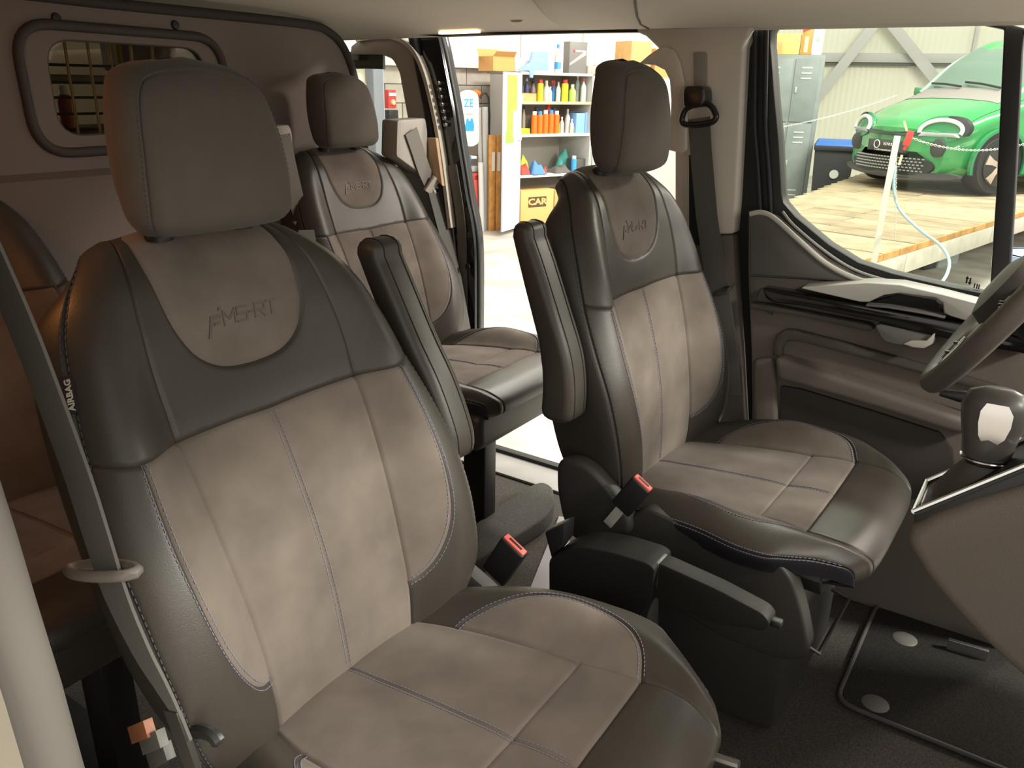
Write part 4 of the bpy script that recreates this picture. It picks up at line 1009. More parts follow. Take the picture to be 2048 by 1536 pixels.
# wall: block courses below, white panels above
zs = wl((960, 137), .82)[1]
wb = struct(wbox(MB(), -3.4, 3.7, .84, 1.0, GZ, 4.4).obj('wall_back', WALLW))
bh, bw = .20, .42; k = 0; BM = None
for r in range(int((zs-GZ)/bh)+1):
    for cidx in range(-4, 1):
        s0 = -1.5+ (cidx+4)*bw+(r % 2)*bw/2; z0 = GZ+r*bh
        if z0 > zs-.02: continue
        if BM is None:
            m = MB(); m.box((.004, -.05, .004), (bw-.004, 0, bh-.004)); BM = m.mesh('block', 30, .004, 1); BM.materials.append(BLOCKW)
        o = link('block', BM, wb); o.location = wpt(s0, .835, z0); o.rotation_euler.z = RZ
wbox(MB(), -1.6, .2, .70, .84, zs, zs+.10).obj('ledge', mat('ledge_white', (.72, .70, .64), .6), wb, bevel=.006)
wbox(MB(), -3.4, 3.7, .82, .85, zs+.55, zs+.56).obj('panel_joint', mat('joint_grey', (.55, .53, .48), .8), wb)
for s in (-.75, .55, 1.5): wbox(MB(), s, s+.012, .82, .85, zs+.1, 4.3).obj('panel_joint', mat('joint_grey', (.55, .53, .48), .8), wb)

# steel shelf unit
sr, zt = wl((1186, 145)); SHW = sr; zt = wl((1037, 143))[1]
GREYM = mat('cabinet_grey', (.46, .46, .45), .5); LAV = mat('cabinet_lavender', (.58, .60, .72), .5)
su = thing('shelf_unit', 'grey steel cabinet full of bottles and rags seen through the sliding door', 'shelf', tuple(C0)); Oc = np.array(su.location)
def sub(m, name, mt, parent, root_loc, **k):
    m.v = [tuple(np.array(p)-root_loc) for p in m.v]; return m.obj(name, mt, parent, **k)
DEP = .62
sub(wbox(MB(), -.02, .0, 0, DEP, GZ, zt), 'side_panel', GREYM, su, Oc, bevel=.002)
sub(wbox(MB(), SHW, SHW+.02, 0, DEP, GZ, zt), 'side_panel', GREYM, su, Oc, bevel=.002)
sub(wbox(MB(), -.02, SHW+.02, 0, DEP, zt-.03, zt), 'top_panel', GREYM, su, Oc, bevel=.002)
sub(wbox(MB(), -.0, SHW, DEP-.02, DEP, GZ, zt), 'back_panel', mat('cabinet_inside', (.40, .37, .32), .6), su, Oc)
SHZ = [wl((1045, y))[1] for y in (203, 269, 351)]
for z, mt in zip(SHZ, (mat('shelf_wood', (.62, .48, .28), .6), mat('shelf_white', (.70, .68, .62), .5), mat('shelf_white', (.70, .68, .62), .5))):
    sub(wbox(MB(), 0, SHW, .0, DEP-.02, z-.03, z), 'shelf_board', mt, su, Oc, bevel=.003)
sub(wbox(MB(), -.02, SHW+.02, .005, DEP, GZ, GZ+.06), 'plinth', GREYM, su, Oc)
# opened left door, swung round towards the left
def proj_x(P): q = np.array(P)-CAM; return 1024+FPX*(q@RV)/(q@_fw)
a = wpt(-.012, -.012, GZ+.05)
al_ = min(np.linspace(.1, 2.6, 120), key=lambda t: abs(proj_x(a-dW*.42*math.cos(t)+nW*.42*math.sin(t))-1003))
b = a-dW*.42*math.cos(al_)+nW*.42*math.sin(al_)
m = MB(); t_ = (b-a)/np.linalg.norm(b-a); n_ = np.array([-t_[1], t_[0], 0])*.012; n_ = n_ if n_@(CAM-a) > 0 else -n_
m.rings([[a-n_, b-n_, b+n_, a+n_], [p+np.array([0, 0, zt-GZ-.06]) for p in (a-n_, b-n_, b+n_, a+n_)]]); dr = sub(m, 'door', LAV, su, Oc, bevel=.003)
q = a+(b-a)*.12+np.array([0, 0, 1.0])+n_*1.2; sub(MB().box(tuple(q-.02), tuple(q+.02)), 'handle', mat('handle_white', (.8, .8, .78), .4), dr, Oc, bevel=.004)
# hi-vis sheets pinned on the door
def on_door(u0, u1, z0, z1, h, mt, label, name, cat):
    v = [a+(b-a)*u+np.array([0, 0, z])+n_*s for s in (1.1, 1.1+h) for u, z in ((u0, z0), (u1, z0), (u1, z1), (u0, z1))]
    loc = v[0].copy(); m = MB(); m.add([p-loc for p in v], [(0, 3, 2, 1), (4, 5, 6, 7), (0, 1, 5, 4), (1, 2, 6, 5), (2, 3, 7, 6), (3, 0, 4, 7)])
    o = m.obj(name, mt); o.location = loc; return tag(o, label, cat)
Hd = zt-GZ
on_door(.30, .85, Hd*.62, Hd*.95, .3, mat('hivis_paper', (.36, .60, .09), .7, noise=.15, nscale=8), 'upper yellow-green sheet pinned on the open cabinet door', 'paper_sheet', 'paper')
on_door(.45, .9, Hd*.55, Hd*.62, .25, mat('hivis_paper', (.36, .60, .09), .7), 'small lower yellow-green sheet pinned on the open cabinet door', 'paper_sheet', 'paper')
on_door(.28, .52, Hd*.58, Hd*.74, .7, mat('paper_white', (.85, .85, .82), .7), 'white note pinned over the yellow-green sheets', 'paper_sheet', 'paper')

# things on the shelves
def can(name, label, px, h_px, w_px, body, cap=None, shape='can', depth=.12, group=None, cat='bottle', base=None):
    s, z = wl(px, depth); z = base if base is not None else z
    dist = np.linalg.norm(wpt(s, depth, z)-CAM); sc = dist/FPX
    h, r = h_px*sc*1.02, w_px*sc/2
    t = thing(name, label, cat, tuple(wpt(s, depth, z)), 0, group)
    if shape == 'can': prof = [(0, 0), (r, 0), (r, h*.80), (r*.7, h*.84)]; cp = [(r*.72, h*.83), (r*.72, h), (0, h)]
    elif shape == 'bottle': prof = [(0, 0), (r, 0), (r, h*.58), (r*.85, h*.68), (r*.35, h*.82), (r*.32, h*.9)]; cp = [(r*.4, h*.88), (r*.4, h), (0, h)]
    elif shape == 'spray': prof = [(0, 0), (r, 0), (r, h*.5), (r*.4, h*.72), (r*.35, h*.8)]; cp = None
    else: prof = [(0, 0), (r, 0), (r, h*.62), (r*.6, h*.74), (r*.4, h*.84)]; cp = [(r*.45, h*.82), (r*.45, h), (0, h)]
    MB().lathe(prof+[(0, prof[-1][1])], 14).obj('body', body, t, sm=40)
    if cp: MB().lathe([(0, cp[0][1])]+cp, 12).obj('cap', cap or body, t, sm=40)
    else:
        m = MB(); m.box((-r*.35, -r*.4, h*.78), (r*.35, r*.4, h)); m.box((-r*1.3, -r*.25, h*.86), (-r*.3, r*.25, h)); m.box((-r*.9, -r*.15, h*.7), (-r*.6, r*.15, h*.88)); o = m.obj('trigger', cap or body, t, bevel=r*.1); t.rotation_euler.z = RZ
    return t
def cmat(n, c, r=.45): return mat('paint_'+n, c, r)
YE, RE, WH, BL, OR, GN, GYm, BKm = cmat('yellow', (.80, .62, .03)), cmat('red', (.65, .05, .04)), cmat('white', (.82, .80, .76)), cmat('blue', (.05, .28, .68)), cmat('orange', (.85, .17, .02)), cmat('green', (.35, .6, .12)), cmat('greyblue', (.38, .44, .44)), cmat('black', (.02, .02, .025))
NAVY = cmat('navy', (.04, .06, .16)); CLR = cmat('clear', (.55, .58, .55), .15); CARD = mat('cardboard', (.60, .36, .15), .85, noise=.1, nscale=15); PURP = cmat('plum', (.20, .14, .15))
z1, z2, z3 = SHZ
can('cleaner_bottle', 'dark blue bottle standing in the cardboard tray on the top shelf', (1053, 182), 38, 9, NAVY, GYm, 'bottle', .15, base=z1+.009)
can('spray_bottle', 'plum coloured spray bottle in the cardboard tray on the top shelf', (1066, 182), 38, 11, PURP, BKm, 'spray', .15, base=z1+.009)
can('spray_can', 'left yellow can with red cap on the top shelf', (1080, 197), 38, 12, YE, RE, 'can', .10, base=z1)
can('cleaner_bottle', 'broad white bottle right of the left yellow can', (1092, 197), 36, 13, WH, WH, 'jug', .18, base=z1)
can('cleaner_bottle', 'slim white bottle in front between the two yellow cans', (1100, 197), 26, 7, WH, WH, 'bottle', .06, base=z1)
can('spray_bottle', 'white spray bottle with blue label and red trigger', (1107, 197), 36, 9, BL, RE, 'spray', .2, base=z1)
can('cleaner_bottle', 'pale grey bottle just left of the right yellow can', (1116, 197), 34, 9, cmat('pale', (.65, .64, .58)), GYm, 'bottle', .12, base=z1)
can('spray_can', 'right yellow can with red cap on the top shelf', (1129, 196), 38, 13, YE, RE, 'can', .10, base=z1)
can('jug', 'small white jug with lime label beside the right yellow can', (1144, 196), 30, 14, GN, WH, 'jug', .1, base=z1)
can('cleaner_bottle', 'tallest grey-green bottle on the top shelf', (1154, 195), 46, 10, GYm, WH, 'bottle', .2, base=z1)
can('cleaner_bottle', 'clear bottle with red neck at the right end of the top shelf', (1166, 194), 40, 11, CLR, RE, 'bottle', .1, base=z1)
can('jar', 'small white jar left of the cardboard tray', (1041, 196), 14, 9, WH, WH, 'can', .06, cat='jar', base=z1)
def tray(label, px0, px1, hpx, mt, name='box', cat='box', depth=.06, dd=.2, base=None, flaps=False, is_open=False):
    s0, z = wl(px0, depth); s1, _ = wl(px1, depth); z = base if base is not None else z
    sc = np.linalg.norm(wpt(s0, depth, z)-CAM)/FPX; h = hpx*sc; w = s1-s0
    t = thing(name, label, cat, tuple(wpt(s0, depth, z)), RZ)
    m = MB(); th = .008
    if flaps or is_open:
        m.box((0, 0, 0), (w, dd, th)); m.box((0, 0, 0), (w, th, h)); m.box((0, dd-th, 0), (w, dd, h)); m.box((0, 0, 0), (th, dd, h)); m.box((w-th, 0, 0), (w, dd, h))
    else: m.box((0, 0, 0), (w, dd, h))
    b_ = m.obj('body', mt, t, bevel=.004)
    if flaps:
        MB().rings([[(0, 0, h-.004), (w, 0, h-.004), (w, .006, h), (0, .006, h)], [(w*.05, -.06, h+.046), (w*.95, -.06, h+.046), (w*.95, -.055, h+.05), (w*.05, -.055, h+.05)]]).obj('flap', mt, t); MB().rings([[(0, dd-.006, h-.004), (w, dd-.006, h-.004), (w, dd, h), (0, dd, h)], [(0, dd+.024, h+.08), (w, dd+.024, h+.08), (w, dd+.03, h+.08), (0, dd+.03, h+.08)]]).obj('flap', mt, t)
    return t, w, h
tray('cardboard tray holding two dark bottles on the top shelf', (1045, 197), (1073, 197), 15, CARD, base=z1, is_open=True)
# second shelf
can('brush', 'pale handled brush with dark head leaning at the left of the second shelf', (1047, 262), 48, 7, cmat('bone', (.6, .55, .42)), BKm, 'bottle', .25, cat='brush', base=z2)
tray('flat yellow sponge pack at the left end of the second shelf', (1039, 263), (1060, 263), 10, YE, 'sponge_pack', 'sponge', .08, .1, base=z2)
CANL = ('front left orange can with white cap, at the left end of the cluster', 'orange can with blue cap, second from the left in the front row', 'orange can with navy cap behind the two leftmost ones', 'orange can with white cap, third in the front row', 'orange can with blue cap, fourth in the front row', 'tallest orange can, red cap, behind the middle of the cluster', 'orange can with white cap at the right end of the cluster', 'orange can with navy cap behind the right end of the cluster')
for i, (x, dpt, hh) in enumerate(((1068, .08, 40), (1079, .08, 40), (1073, .2, 46), (1090, .07, 42), (1101, .07, 42), (1095, .2, 50), (1112, .08, 40), (1107, .2, 44))):
    can('spray_can', CANL[i], (x, 262), hh, 11.5, OR, (WH, BL, NAVY, WH, BL, RE, WH, NAVY)[i], 'can', dpt, 'orange cans on the second shelf', 'can', base=z2)
can('bottle', 'slim yellow bottle right of the orange cans', (1115, 262), 27, 7, YE, WH, 'bottle', .1, base=z2)
can('bottle', 'small grey bottle right of the slim yellow bottle', (1123, 261), 29, 9, GYm, WH, 'bottle', .1, base=z2)
can('bottle', 'clear tapered bottle in the middle right of the second shelf', (1134, 261), 42, 11, CLR, CLR, 'bottle', .16, base=z2)
can('bottle', 'short pale bottle right of the clear tapered bottle', (1143, 261), 25, 8, cmat('pale', (.65, .64, .58)), WH, 'bottle', .1, base=z2)
can('bottle', 'tiny yellow bottle left of the blue boxes', (1150, 261), 18, 6, YE, YE, 'bottle', .1, base=z2)
PBL = cmat('paleblue', (.22, .42, .80))
tray('left light blue box on the second shelf', (1152, 260), (1169, 260), 36, PBL, base=z2)
tray('right light blue box partly behind the driver headrest', (1170, 260), (1186, 260), 37, cmat('paleblue2', (.26, .45, .82)), base=z2)
# third shelf: rags, gloves, tools
def rag(label, px, w, h, mt, depth=.12, base=None, seed=0, name='rag', cat='cloth'):
    s, z = wl(px, depth); z = base if base is not None else z; sc = np.linalg.norm(wpt(s, depth, z)-CAM)/FPX
    W_, H_ = w*sc/2, h*sc; rn = random.Random(seed); D_ = min(.10, W_*.8)
    nx, ny = 15, 9; V, F = [], []
    a1, a2, a3, p1, p2 = rn.uniform(.2, .5), rn.uniform(1.5, 2.8), rn.uniform(3, 6), rn.uniform(0, 6), rn.uniform(0, 6)
    pk = rn.uniform(-.5, .5)
    for j in range(ny):
        for i in range(nx):
            x, y = -1+2*i/(nx-1), -1+2*j/(ny-1)
            e = max(0, 1-abs(x)**4)*max(0, 1-abs(y)**3)
            zz = e*(.62+.22*math.exp(-((x-pk)*1.6)**2)+.07*math.sin(a3*x*1.6+p1+y*2)+.06*math.sin(a2*2.5*x-3*y+p2))
            V.append((x*W_*(1+.10*math.sin(3*y+p1)), y*D_*(1+.1*math.sin(4*x+p2)), max(.003, zz*H_)))
    for j in range(ny-1):
        for i in range(nx-1): F.append((j*nx+i, j*nx+i+1, (j+1)*nx+i+1, (j+1)*nx+i))
    m = MB(); m.add(V, F); n = len(V); m.add([(x, y, 0) for x, y, _ in V], [tuple(reversed(f)) for f in F])
    o = m.obj(name, mt, sm=60); o.location = wpt(s, depth, z); o.rotation_euler.z = RZ
    return tag(o, label, cat)
rag('lime green rag at the left end of the third shelf', (1046, 348), 22, 37, cmat('lime', (.6, .7, .06), .8), .2, z3, 1)
rag('red rag at the left end of the third shelf', (1047, 348), 24, 23, cmat('ragred', (.6, .08, .06), .8), .08, z3, 2)
rag('blue rag heap on the third shelf', (1072, 346), 30, 28, cmat('ragblue', (.10, .26, .66), .8), .06, z3, 3)
rag('small red cloth right of the blue rag heap', (1089, 344), 10, 15, cmat('ragred', (.6, .08, .06), .8), .07, z3, 4)
rag('flat heap of dark gloves in the middle of the third shelf', (1118, 345), 44, 16, cmat('glove', (.13, .12, .11), .8), .12, z3, 5)
rag('teal cloth heaped high on the third shelf', (1126, 330), 30, 42, cmat('teal', (.12, .50, .45), .8), .36, z3, 6)
rag('bright green cloth behind the teal one', (1143, 330), 24, 46, cmat('vivid', (.2, .7, .05), .8), .5, z3, 7)
rag('red cloth beside the green one, by the headrest', (1150, 335), 18, 30, cmat('ragred', (.6, .08, .06), .8), .22, z3, 8)
can('bottle', 'bright blue bottle with white top on the third shelf', (1147, 341), 30, 11, cmat('sky', (.06, .32, .78)), WH, 'can', .06, base=z3)
tray('dark box right of the bright blue bottle', (1153, 341), (1172, 341), 24, cmat('darkbox', (.09, .085, .08)), base=z3)
# bottom: cardboard boxes
cb, w_, h_ = tray('cardboard box printed CAR at the bottom of the shelf unit', (1040, 466), (1105, 460), 66, mat('cardboard_tan', (.66, .42, .16), .85), depth=.03, dd=.3, base=GZ+.06)
L0 = (w_*.23, w_*.77, h_*.50, h_*.80)
lab = MB(); lab.box((L0[0], -.003, L0[2]), (L0[1], .002, L0[3])); lo = lab.obj('printed_panel', mat('ink_brown', (.10, .055, .03), .8), cb)
me = text_mesh('CAR', (L0[3]-L0[2])*.85, .001, 1.35, 0, .004); me.transform(Matrix.Translation(((L0[0]+L0[1])/2, -.005, (L0[2]+L0[3])/2)) @ Matrix.Rotation(math.pi/2, 4, 'X')); me.materials.append(mat('cardboard_tan', (.66, .42, .16), .85)); link('lettering', me, lo)
tray('second cardboard box behind the driver seat shoulder', (1107, 460), (1150, 452), 60, CARD, depth=.05, dd=.3, base=GZ+.06)
rag('crumpled clear plastic on the second cardboard box', (1124, 400), 36, 22, cmat('plasticwrap', (.62, .62, .62), .25), .15, None, 9, 'plastic_wrap', 'plastic')
# on top of the unit
t, w2_, h2_ = tray('open cardboard box on the left end of the cabinet top', (986, 140), (1029, 141), 26, mat('cardboard_orange', (.62, .33, .11), .85), depth=.05, dd=.3, base=zt, flaps=True)
bb = tray('white box under the blue cloth on the cabinet top', (1030, 141), (1068, 141), 24, WH, depth=.12, dd=.2, base=zt)
def cloth_poly(label, pxs, mt, depth, name, cat, th=.02):
    pts = [wl(p, depth) for p in pxs]; s0 = min(p[0] for p in pts); z0 = min(p[1] for p in pts)
    o = prism([(p[0]-s0, p[1]-z0) for p in pts], 1, 0, th).obj(name, mt, sm=30, bevel=.004); o.location = wpt(s0, depth, z0); o.rotation_euler.z = RZ
    return tag(o, label, cat)
cloth_poly('light blue cloth draped over the cabinet top with a corner hanging down', [(1036, 141), (1060, 125), (1066, 103), (1096, 103), (1097, 141), (1069, 141), (1066, 156), (1061, 155), (1059, 141)], mat('paper_blue', (.25, .47, .85), .8, noise=.1, nscale=20), -.01, 'blue_cloth', 'cloth', .03)
can('water_bottle', 'clear water bottle with blue label on the cabinet top', (1115, 138), 48, 13, CLR, BL, 'bottle', .1, base=zt)
s, z = wl((1115, 125), .1)
lt = MB().lathe([(.036, .04), (.0405, .04), (.0405, .115), (.036, .115)], 16).obj('label', BL, bpy.data.objects['water_bottle'])
gb, w3, h3 = tray('grey box with red and white print standing on the cabinet top', (1138, 138), (1173, 138), 55, cmat('boxgrey', (.20, .19, .18)), depth=.08, dd=.12, base=zt)
MB().box((w3*.3, -.003, h3*.68), (w3*.85, .001, h3*.73)).obj('print_line', WH, gb); MB().lathe([(0, 0), (.016, 0), (.016, .003), (0, .003)], 14, Matrix.Translation((w3*.27, 0, h3*.705)) @ Matrix.Rotation(math.pi/2, 4, 'X')).obj('print_dot', RE, gb)
m = MB(); m.add([(w3*.02, -.002, h3*.32), (w3*.02, -.002, h3*.24), (w3*.95, -.002, h3*.6), (w3*.95, -.002, h3*.75)], [(0, 1, 2, 3)]); m.obj('print_stripe', cmat('stripe', (.42, .40, .38)), gb)
tray('flat rosy box right of the grey box on the cabinet top', (1176, 137), (1206, 137), 14, cmat('rosy', (.55, .38, .32)), depth=.06, dd=.25, base=zt)
tray('flat cream box nearest the driver headrest on the cabinet top', (1212, 135), (1262, 132), 17, cmat('cream', (.68, .58, .44)), depth=.06, dd=.25, base=zt)
# second cabinet to the right, mostly behind the headrest
s2 = SHW+.04
sc2 = thing('storage_cabinet', 'second grey cabinet behind the driver headrest', 'cabinet', tuple(wpt(s2, 0, GZ))); o_ = np.array(sc2.location)
sub(wbox(MB(), s2, s2+1.6, .02, DEP, GZ, zt-.02), 'carcass', GREYM, sc2, o_, bevel=.004); sub(wbox(MB(), s2+.02, s2+.78, .0, .02, GZ+.08, zt-.06), 'door', mat('cabinet_door_grey', (.5, .49, .46), .5), sc2, o_, bevel=.003)
sub(wbox(MB(), s2+.82, s2+1.58, .0, .02, GZ+.08, zt-.06), 'door', mat('cabinet_door_grey', (.5, .49, .46), .5), sc2, o_, bevel=.003)
tray('tall torn cardboard box at the upper corner of the sliding door opening', (1261, 128), (1302, 125), 62, CARD, depth=.1, dd=.3, base=zt-.02)
tray('second cardboard box at the far right of the sliding door opening', (1310, 128), (1350, 122), 50, mat('cardboard_orange', (.62, .33, .11), .85), depth=.12, dd=.3, base=zt-.02)

# things leaning left of the unit
bs = thing('display_board', 'white rounded board lettered ZE leaning left of the cabinet', 'board', tuple(wpt(*(lambda q: (q[0], .2, q[1]))(wl((938, 236), .2)))), RZ)
c0 = wl((938, 236), .2); pts = [wl(p, .2) for p in ((918, 195), (923, 184), (936, 180), (949, 184), (956, 196), (957, 240), (957, 280), (950, 290), (940, 293), (931, 290), (926, 280), (920, 230))]
prism([tuple(p) for p in catmull([(p[0]-c0[0], p[1]-c0[1]) for p in pts], 3, True)], 1, -.012, .012).obj('panel', mat('board_white', (.86, .85, .80), .4), bs, sm=40, bevel=.003)
BLU = mat('print_blue', (.05, .38, .72), .6)
def on_board(poly, mt, name): prism([(a_, b_) for a_, b_ in poly], 1, -.0155, -.0125).obj(name, mt, bs)
me = text_mesh('ZE', .12, .001, .9, 0, .001); q = wl((936, 207), .2); me.transform(Matrix.Translation((q[0]-c0[0], -.0145, q[1]-c0[1])) @ Matrix.Rotation(math.pi/2, 4, 'X')); me.materials.append(BLU); link('lettering', me, bs)
q = wl((938, 249), .2); sc = .0058
on_board([(q[0]-c0[0]+a_*sc*1.0, q[1]-c0[1]+b_*sc) for a_, b_ in ((-9, -12), (9, -12), (10, -2), (7, 10), (3, 12), (2, 7), (-2, 7), (-3, 12), (-7, 10), (-10, -2))], BLU, 'print_mark')
q = wl((937, 228), .2); on_board([(q[0]-c0[0]+a_, q[1]-c0[1]+b_) for a_, b_ in ((-.05, -.006), (.05, -.008), (.05, .0), (-.04, .008))], mat('print_rose', (.6, .42, .35), .7), 'print_line')
def pole(name, label, cat, pxs, r, mt, depth, group=None):
    pts = [np.array(wpt(*(lambda q: (q[0], depth, q[1]))(wl(p, depth)))) for p in pxs]; loc = pts[-1].copy()
    o = MB().tube([p-loc for p in pts], r, 10).obj(name, mt, sm=60); o.location = loc; return tag(o, label, cat, group)
PIPEG = mat('pipe_grey', (.55, .55, .53), .4)
pole('steel_pipe', 'thicker grey pipe just left of the orange plank', 'pipe', [(970, 214), (971, 300), (973, 468)], .035, PIPEG, .3)
pole('steel_pipe', 'thinner grey pipe right of the white rounded board', 'pipe', [(959, 215), (961, 330), (964, 468)], .026, PIPEG, .36)
pole('steel_pipe', 'pale vacuum tube with white tag beside the red stand', 'pipe', [(961, 325), (963, 400), (964, 468)], .03, mat('pipe_pale', (.62, .62, .60), .4), .2)
pole('hose', 'black hose loop above the grey pipes', 'hose', [(960, 196), (965, 187), (972, 186), (977, 195), (979, 230), (978, 275)], .012, BKm, .3)
pole('duster', 'orange duster head behind the white rounded board', 'duster', [(945, 186), (952, 184), (959, 188)], .03, OR, .35)
rd = thing('trolley', 'red stand at the edge of the black door frame', 'stand', tuple(wpt(*(lambda q: (q[0], .25, q[1]))(wl((952, 440), .25))))); o_ = np.array(rd.location)
def bx(px0, px1, d0, d1): a_, b_ = wl(px0, d0), wl(px1, d0); return wbox(MB(), min(a_[0], b_[0]), max(a_[0], b_[0]), d0, d1, min(a_[1], b_[1]), max(a_[1], b_[1]))
REDM = cmat('standred', (.62, .08, .07)); sub(bx((930, 362), (957, 346), .25, .34), 'crossbar', REDM, rd, o_, bevel=.006); sub(bx((948, 440), (957, 350), .25, .32), 'upright', REDM, rd, o_, bevel=.006)
bl = thing('tool_box', 'small blue and white tool box above the red stand', 'tool box', tuple(wpt(*(lambda q: (q[0], .3, q[1]))(wl((940, 340), .3))))); o_ = np.array(bl.location)
sub(bx((935, 344), (956, 332), .28, .4), 'case', GYm, bl, o_, bevel=.006); sub(bx((935, 332), (942, 312), .28, .4), 'lid', BL, bl, o_, bevel=.006); sub(bx((943, 318), (954, 312), .28, .4), 'tray', WH, bl, o_, bevel=.004)
pk = thing('wood_plank', 'orange wooden plank pair leaning beside the open cabinet door', 'plank', tuple(wpt(*(lambda q: (q[0], .15, q[1]))(wl((992, 468), .15))))); o_ = np.array(pk.location)
WOODO = mat('plank_orange', (.66, .32, .08), .6, noise=.2, nscale=14)
sub(bx((979, 468), (991, 270), .15, .19), 'board', WOODO, pk, o_, bevel=.004); sub(bx((992, 468), (1003, 270), .15, .19), 'board', WOODO, pk, o_, bevel=.004)
for x in (984, 995): sub(bx((x, 342), (x+6, 304), .145, .152), 'paper_label', WH, pk, o_)

# seen through the rear side pane: posts, alarm box
p0 = thing('roller_door_post', 'blue-grey steel post seen through the small side pane', 'post', tuple(at((754, 210), 1, 5.0))); 
m = MB(); m.box((-.09, -.05, -2.6), (.05, .05, 1.5)); m.obj('post', mat('post_blue', (.22, .23, .27), .5), p0, bevel=.01)
m = MB(); m.box((.05, -.03, -2.6), (.075, .03, 1.5)); m.obj('edge', mat('post_edge', (.35, .42, .55), .4), p0)
al = thing('fire_alarm', 'red fire alarm box seen through the small side pane', 'alarm', tuple(at((779, 198), 1, 5.2)))
MB().box((-.06, -.04, -.09), (.06, .04, .09)).obj('case', cmat('alarmred', (.55, .05, .05)), al, bevel=.008); MB().box((-.05, -.045, .03), (.05, -.04, .06)).obj('plate', WH, al); MB().lathe([(0, 0), (.03, 0), (.026, .02), (0, .025)], 14, Matrix.Translation((.0, -.04, -.03)) @ Matrix.Rotation(math.pi/2, 4, 'X')).obj('button', cmat('amberbtn', (.7, .5, .3)), al)
sw_ = thing('switch_box', 'black switch box below the red fire alarm', 'switch', tuple(at((782, 232), 1, 5.2)))
MB().box((-.07, -.04, -.08), (.07, .04, .06)).obj('case', BKm, sw_, bevel=.006); MB().lathe([(0, 0), (.014, 0), (.012, .012), (0, .014)], 12, Matrix.Translation((0, -.04, -.04)) @ Matrix.Rotation(math.pi/2, 4, 'X')).obj('knob', cmat('amberbtn', (.7, .5, .3)), sw_)
m = MB(); m.box((-2.5, 5.35, GZ), (3.2, 5.5, 4)); struct(m.obj('wall_left', mat('wall_sage', (.48, .48, .40), .8)))

# ------------------------------------------------------------------ seen through the driver's window
AZ2 = math.radians(166); dR = np.array([math.sin(AZ2), math.cos(AZ2), 0]); nR = np.array([-dR[1], dR[0], 0]); nR = nR if nR[0] < 0 else -nR
R0 = np.array([11.4, 2.2, GZ]); RZ2 = math.atan2(dR[1], dR[0])
def rpt(s, dpt, z): return R0+dR*s-nR*dpt+np.array([0, 0, z-GZ])
def rl(px, depth=0.0): v = atv(px, R0-nR*depth, nR); return float((v-R0)@dR), float(v[2])
def rbox(m, s0, s1, d0, d1, z0, z1):
    v = [rpt(s, d, z) for z in (z0, z1) for s, d in ((s0, d0), (s1, d0), (s1, d1), (s0, d1))]
    return m.add(v, [(0, 3, 2, 1), (4, 5, 6, 7), (0, 1, 5, 4), (1, 2, 6, 5), (2, 3, 7, 6), (3, 0, 4, 7)])
CORR = mat('wall_panel', (.74, .73, .62), .6)
WD = 5.6
m = MB(); s0 = -3.0; pts = []
k = 0
while s0 < 9:
    pts += [(s0, WD), (s0+.018, WD-.008), (s0+.05, WD-.008), (s0+.068, WD)]; s0 += .10
m.rings([[rpt(s, d, z) for s, d in pts] for z in (GZ, 4.6)], closed=False); wr = struct(m.obj('wall_right', CORR))
sm0, zb0 = rl((1650, 124), WD-.1); _, zb1 = rl((1650, 108), WD-.1)
GIRT = mat('girt_grey', (.48, .48, .46), .5)
rbox(MB(), -2.9, 8.8, WD-.16, WD-.01, zb0, zb1+.02).obj('girt', GIRT, wr, bevel=.006)
rbox(MB(), -2.9, 8.8, WD-.12, WD-.01, zb0-.05, zb0).obj('girt_flange_shade', mat('girt_shade_dark', (.12, .12, .115), .6), wr)  # flange coloured dark for the shade under the girt
def brace(p, q, w, d, par): 
    a_, b_ = rl(p, d), rl(q, d); A, B = rpt(a_[0], d, a_[1]), rpt(b_[0], d, b_[1]); return MB().strip([A, (A+B)/2, B], tuple(np.cross(B-A, nR)), w, .05).obj('brace', GIRT, par, bevel=.006)
br = thing('wall_brace', 'pair of grey diagonal steel braces meeting at the top of the window', 'brace', tuple(rpt(rl((1770, 30), WD-.3)[0], WD-.3, 2.2))); O = np.array(br.location)
for p, q in (((1600, 240), (1772, 20)), ((1764, 24), (1872, 160))):
    d = WD-.3; a_, b_ = rl(p, d), rl(q, d); A, B = rpt(a_[0], d, a_[1])-O, rpt(b_[0], d, b_[1])-O
    MB().strip([A, (A+B)/2, B], tuple(np.cross(B-A, nR)), .19, .08).obj('diagonal', GIRT, br, bevel=.006)
a_ = rl((1957, 30), WD-.05)
rbox(MB(), a_[0], a_[0]+.05, WD-.1, WD-.01, GZ, 4.5).obj('panel_post', GIRT, wr)

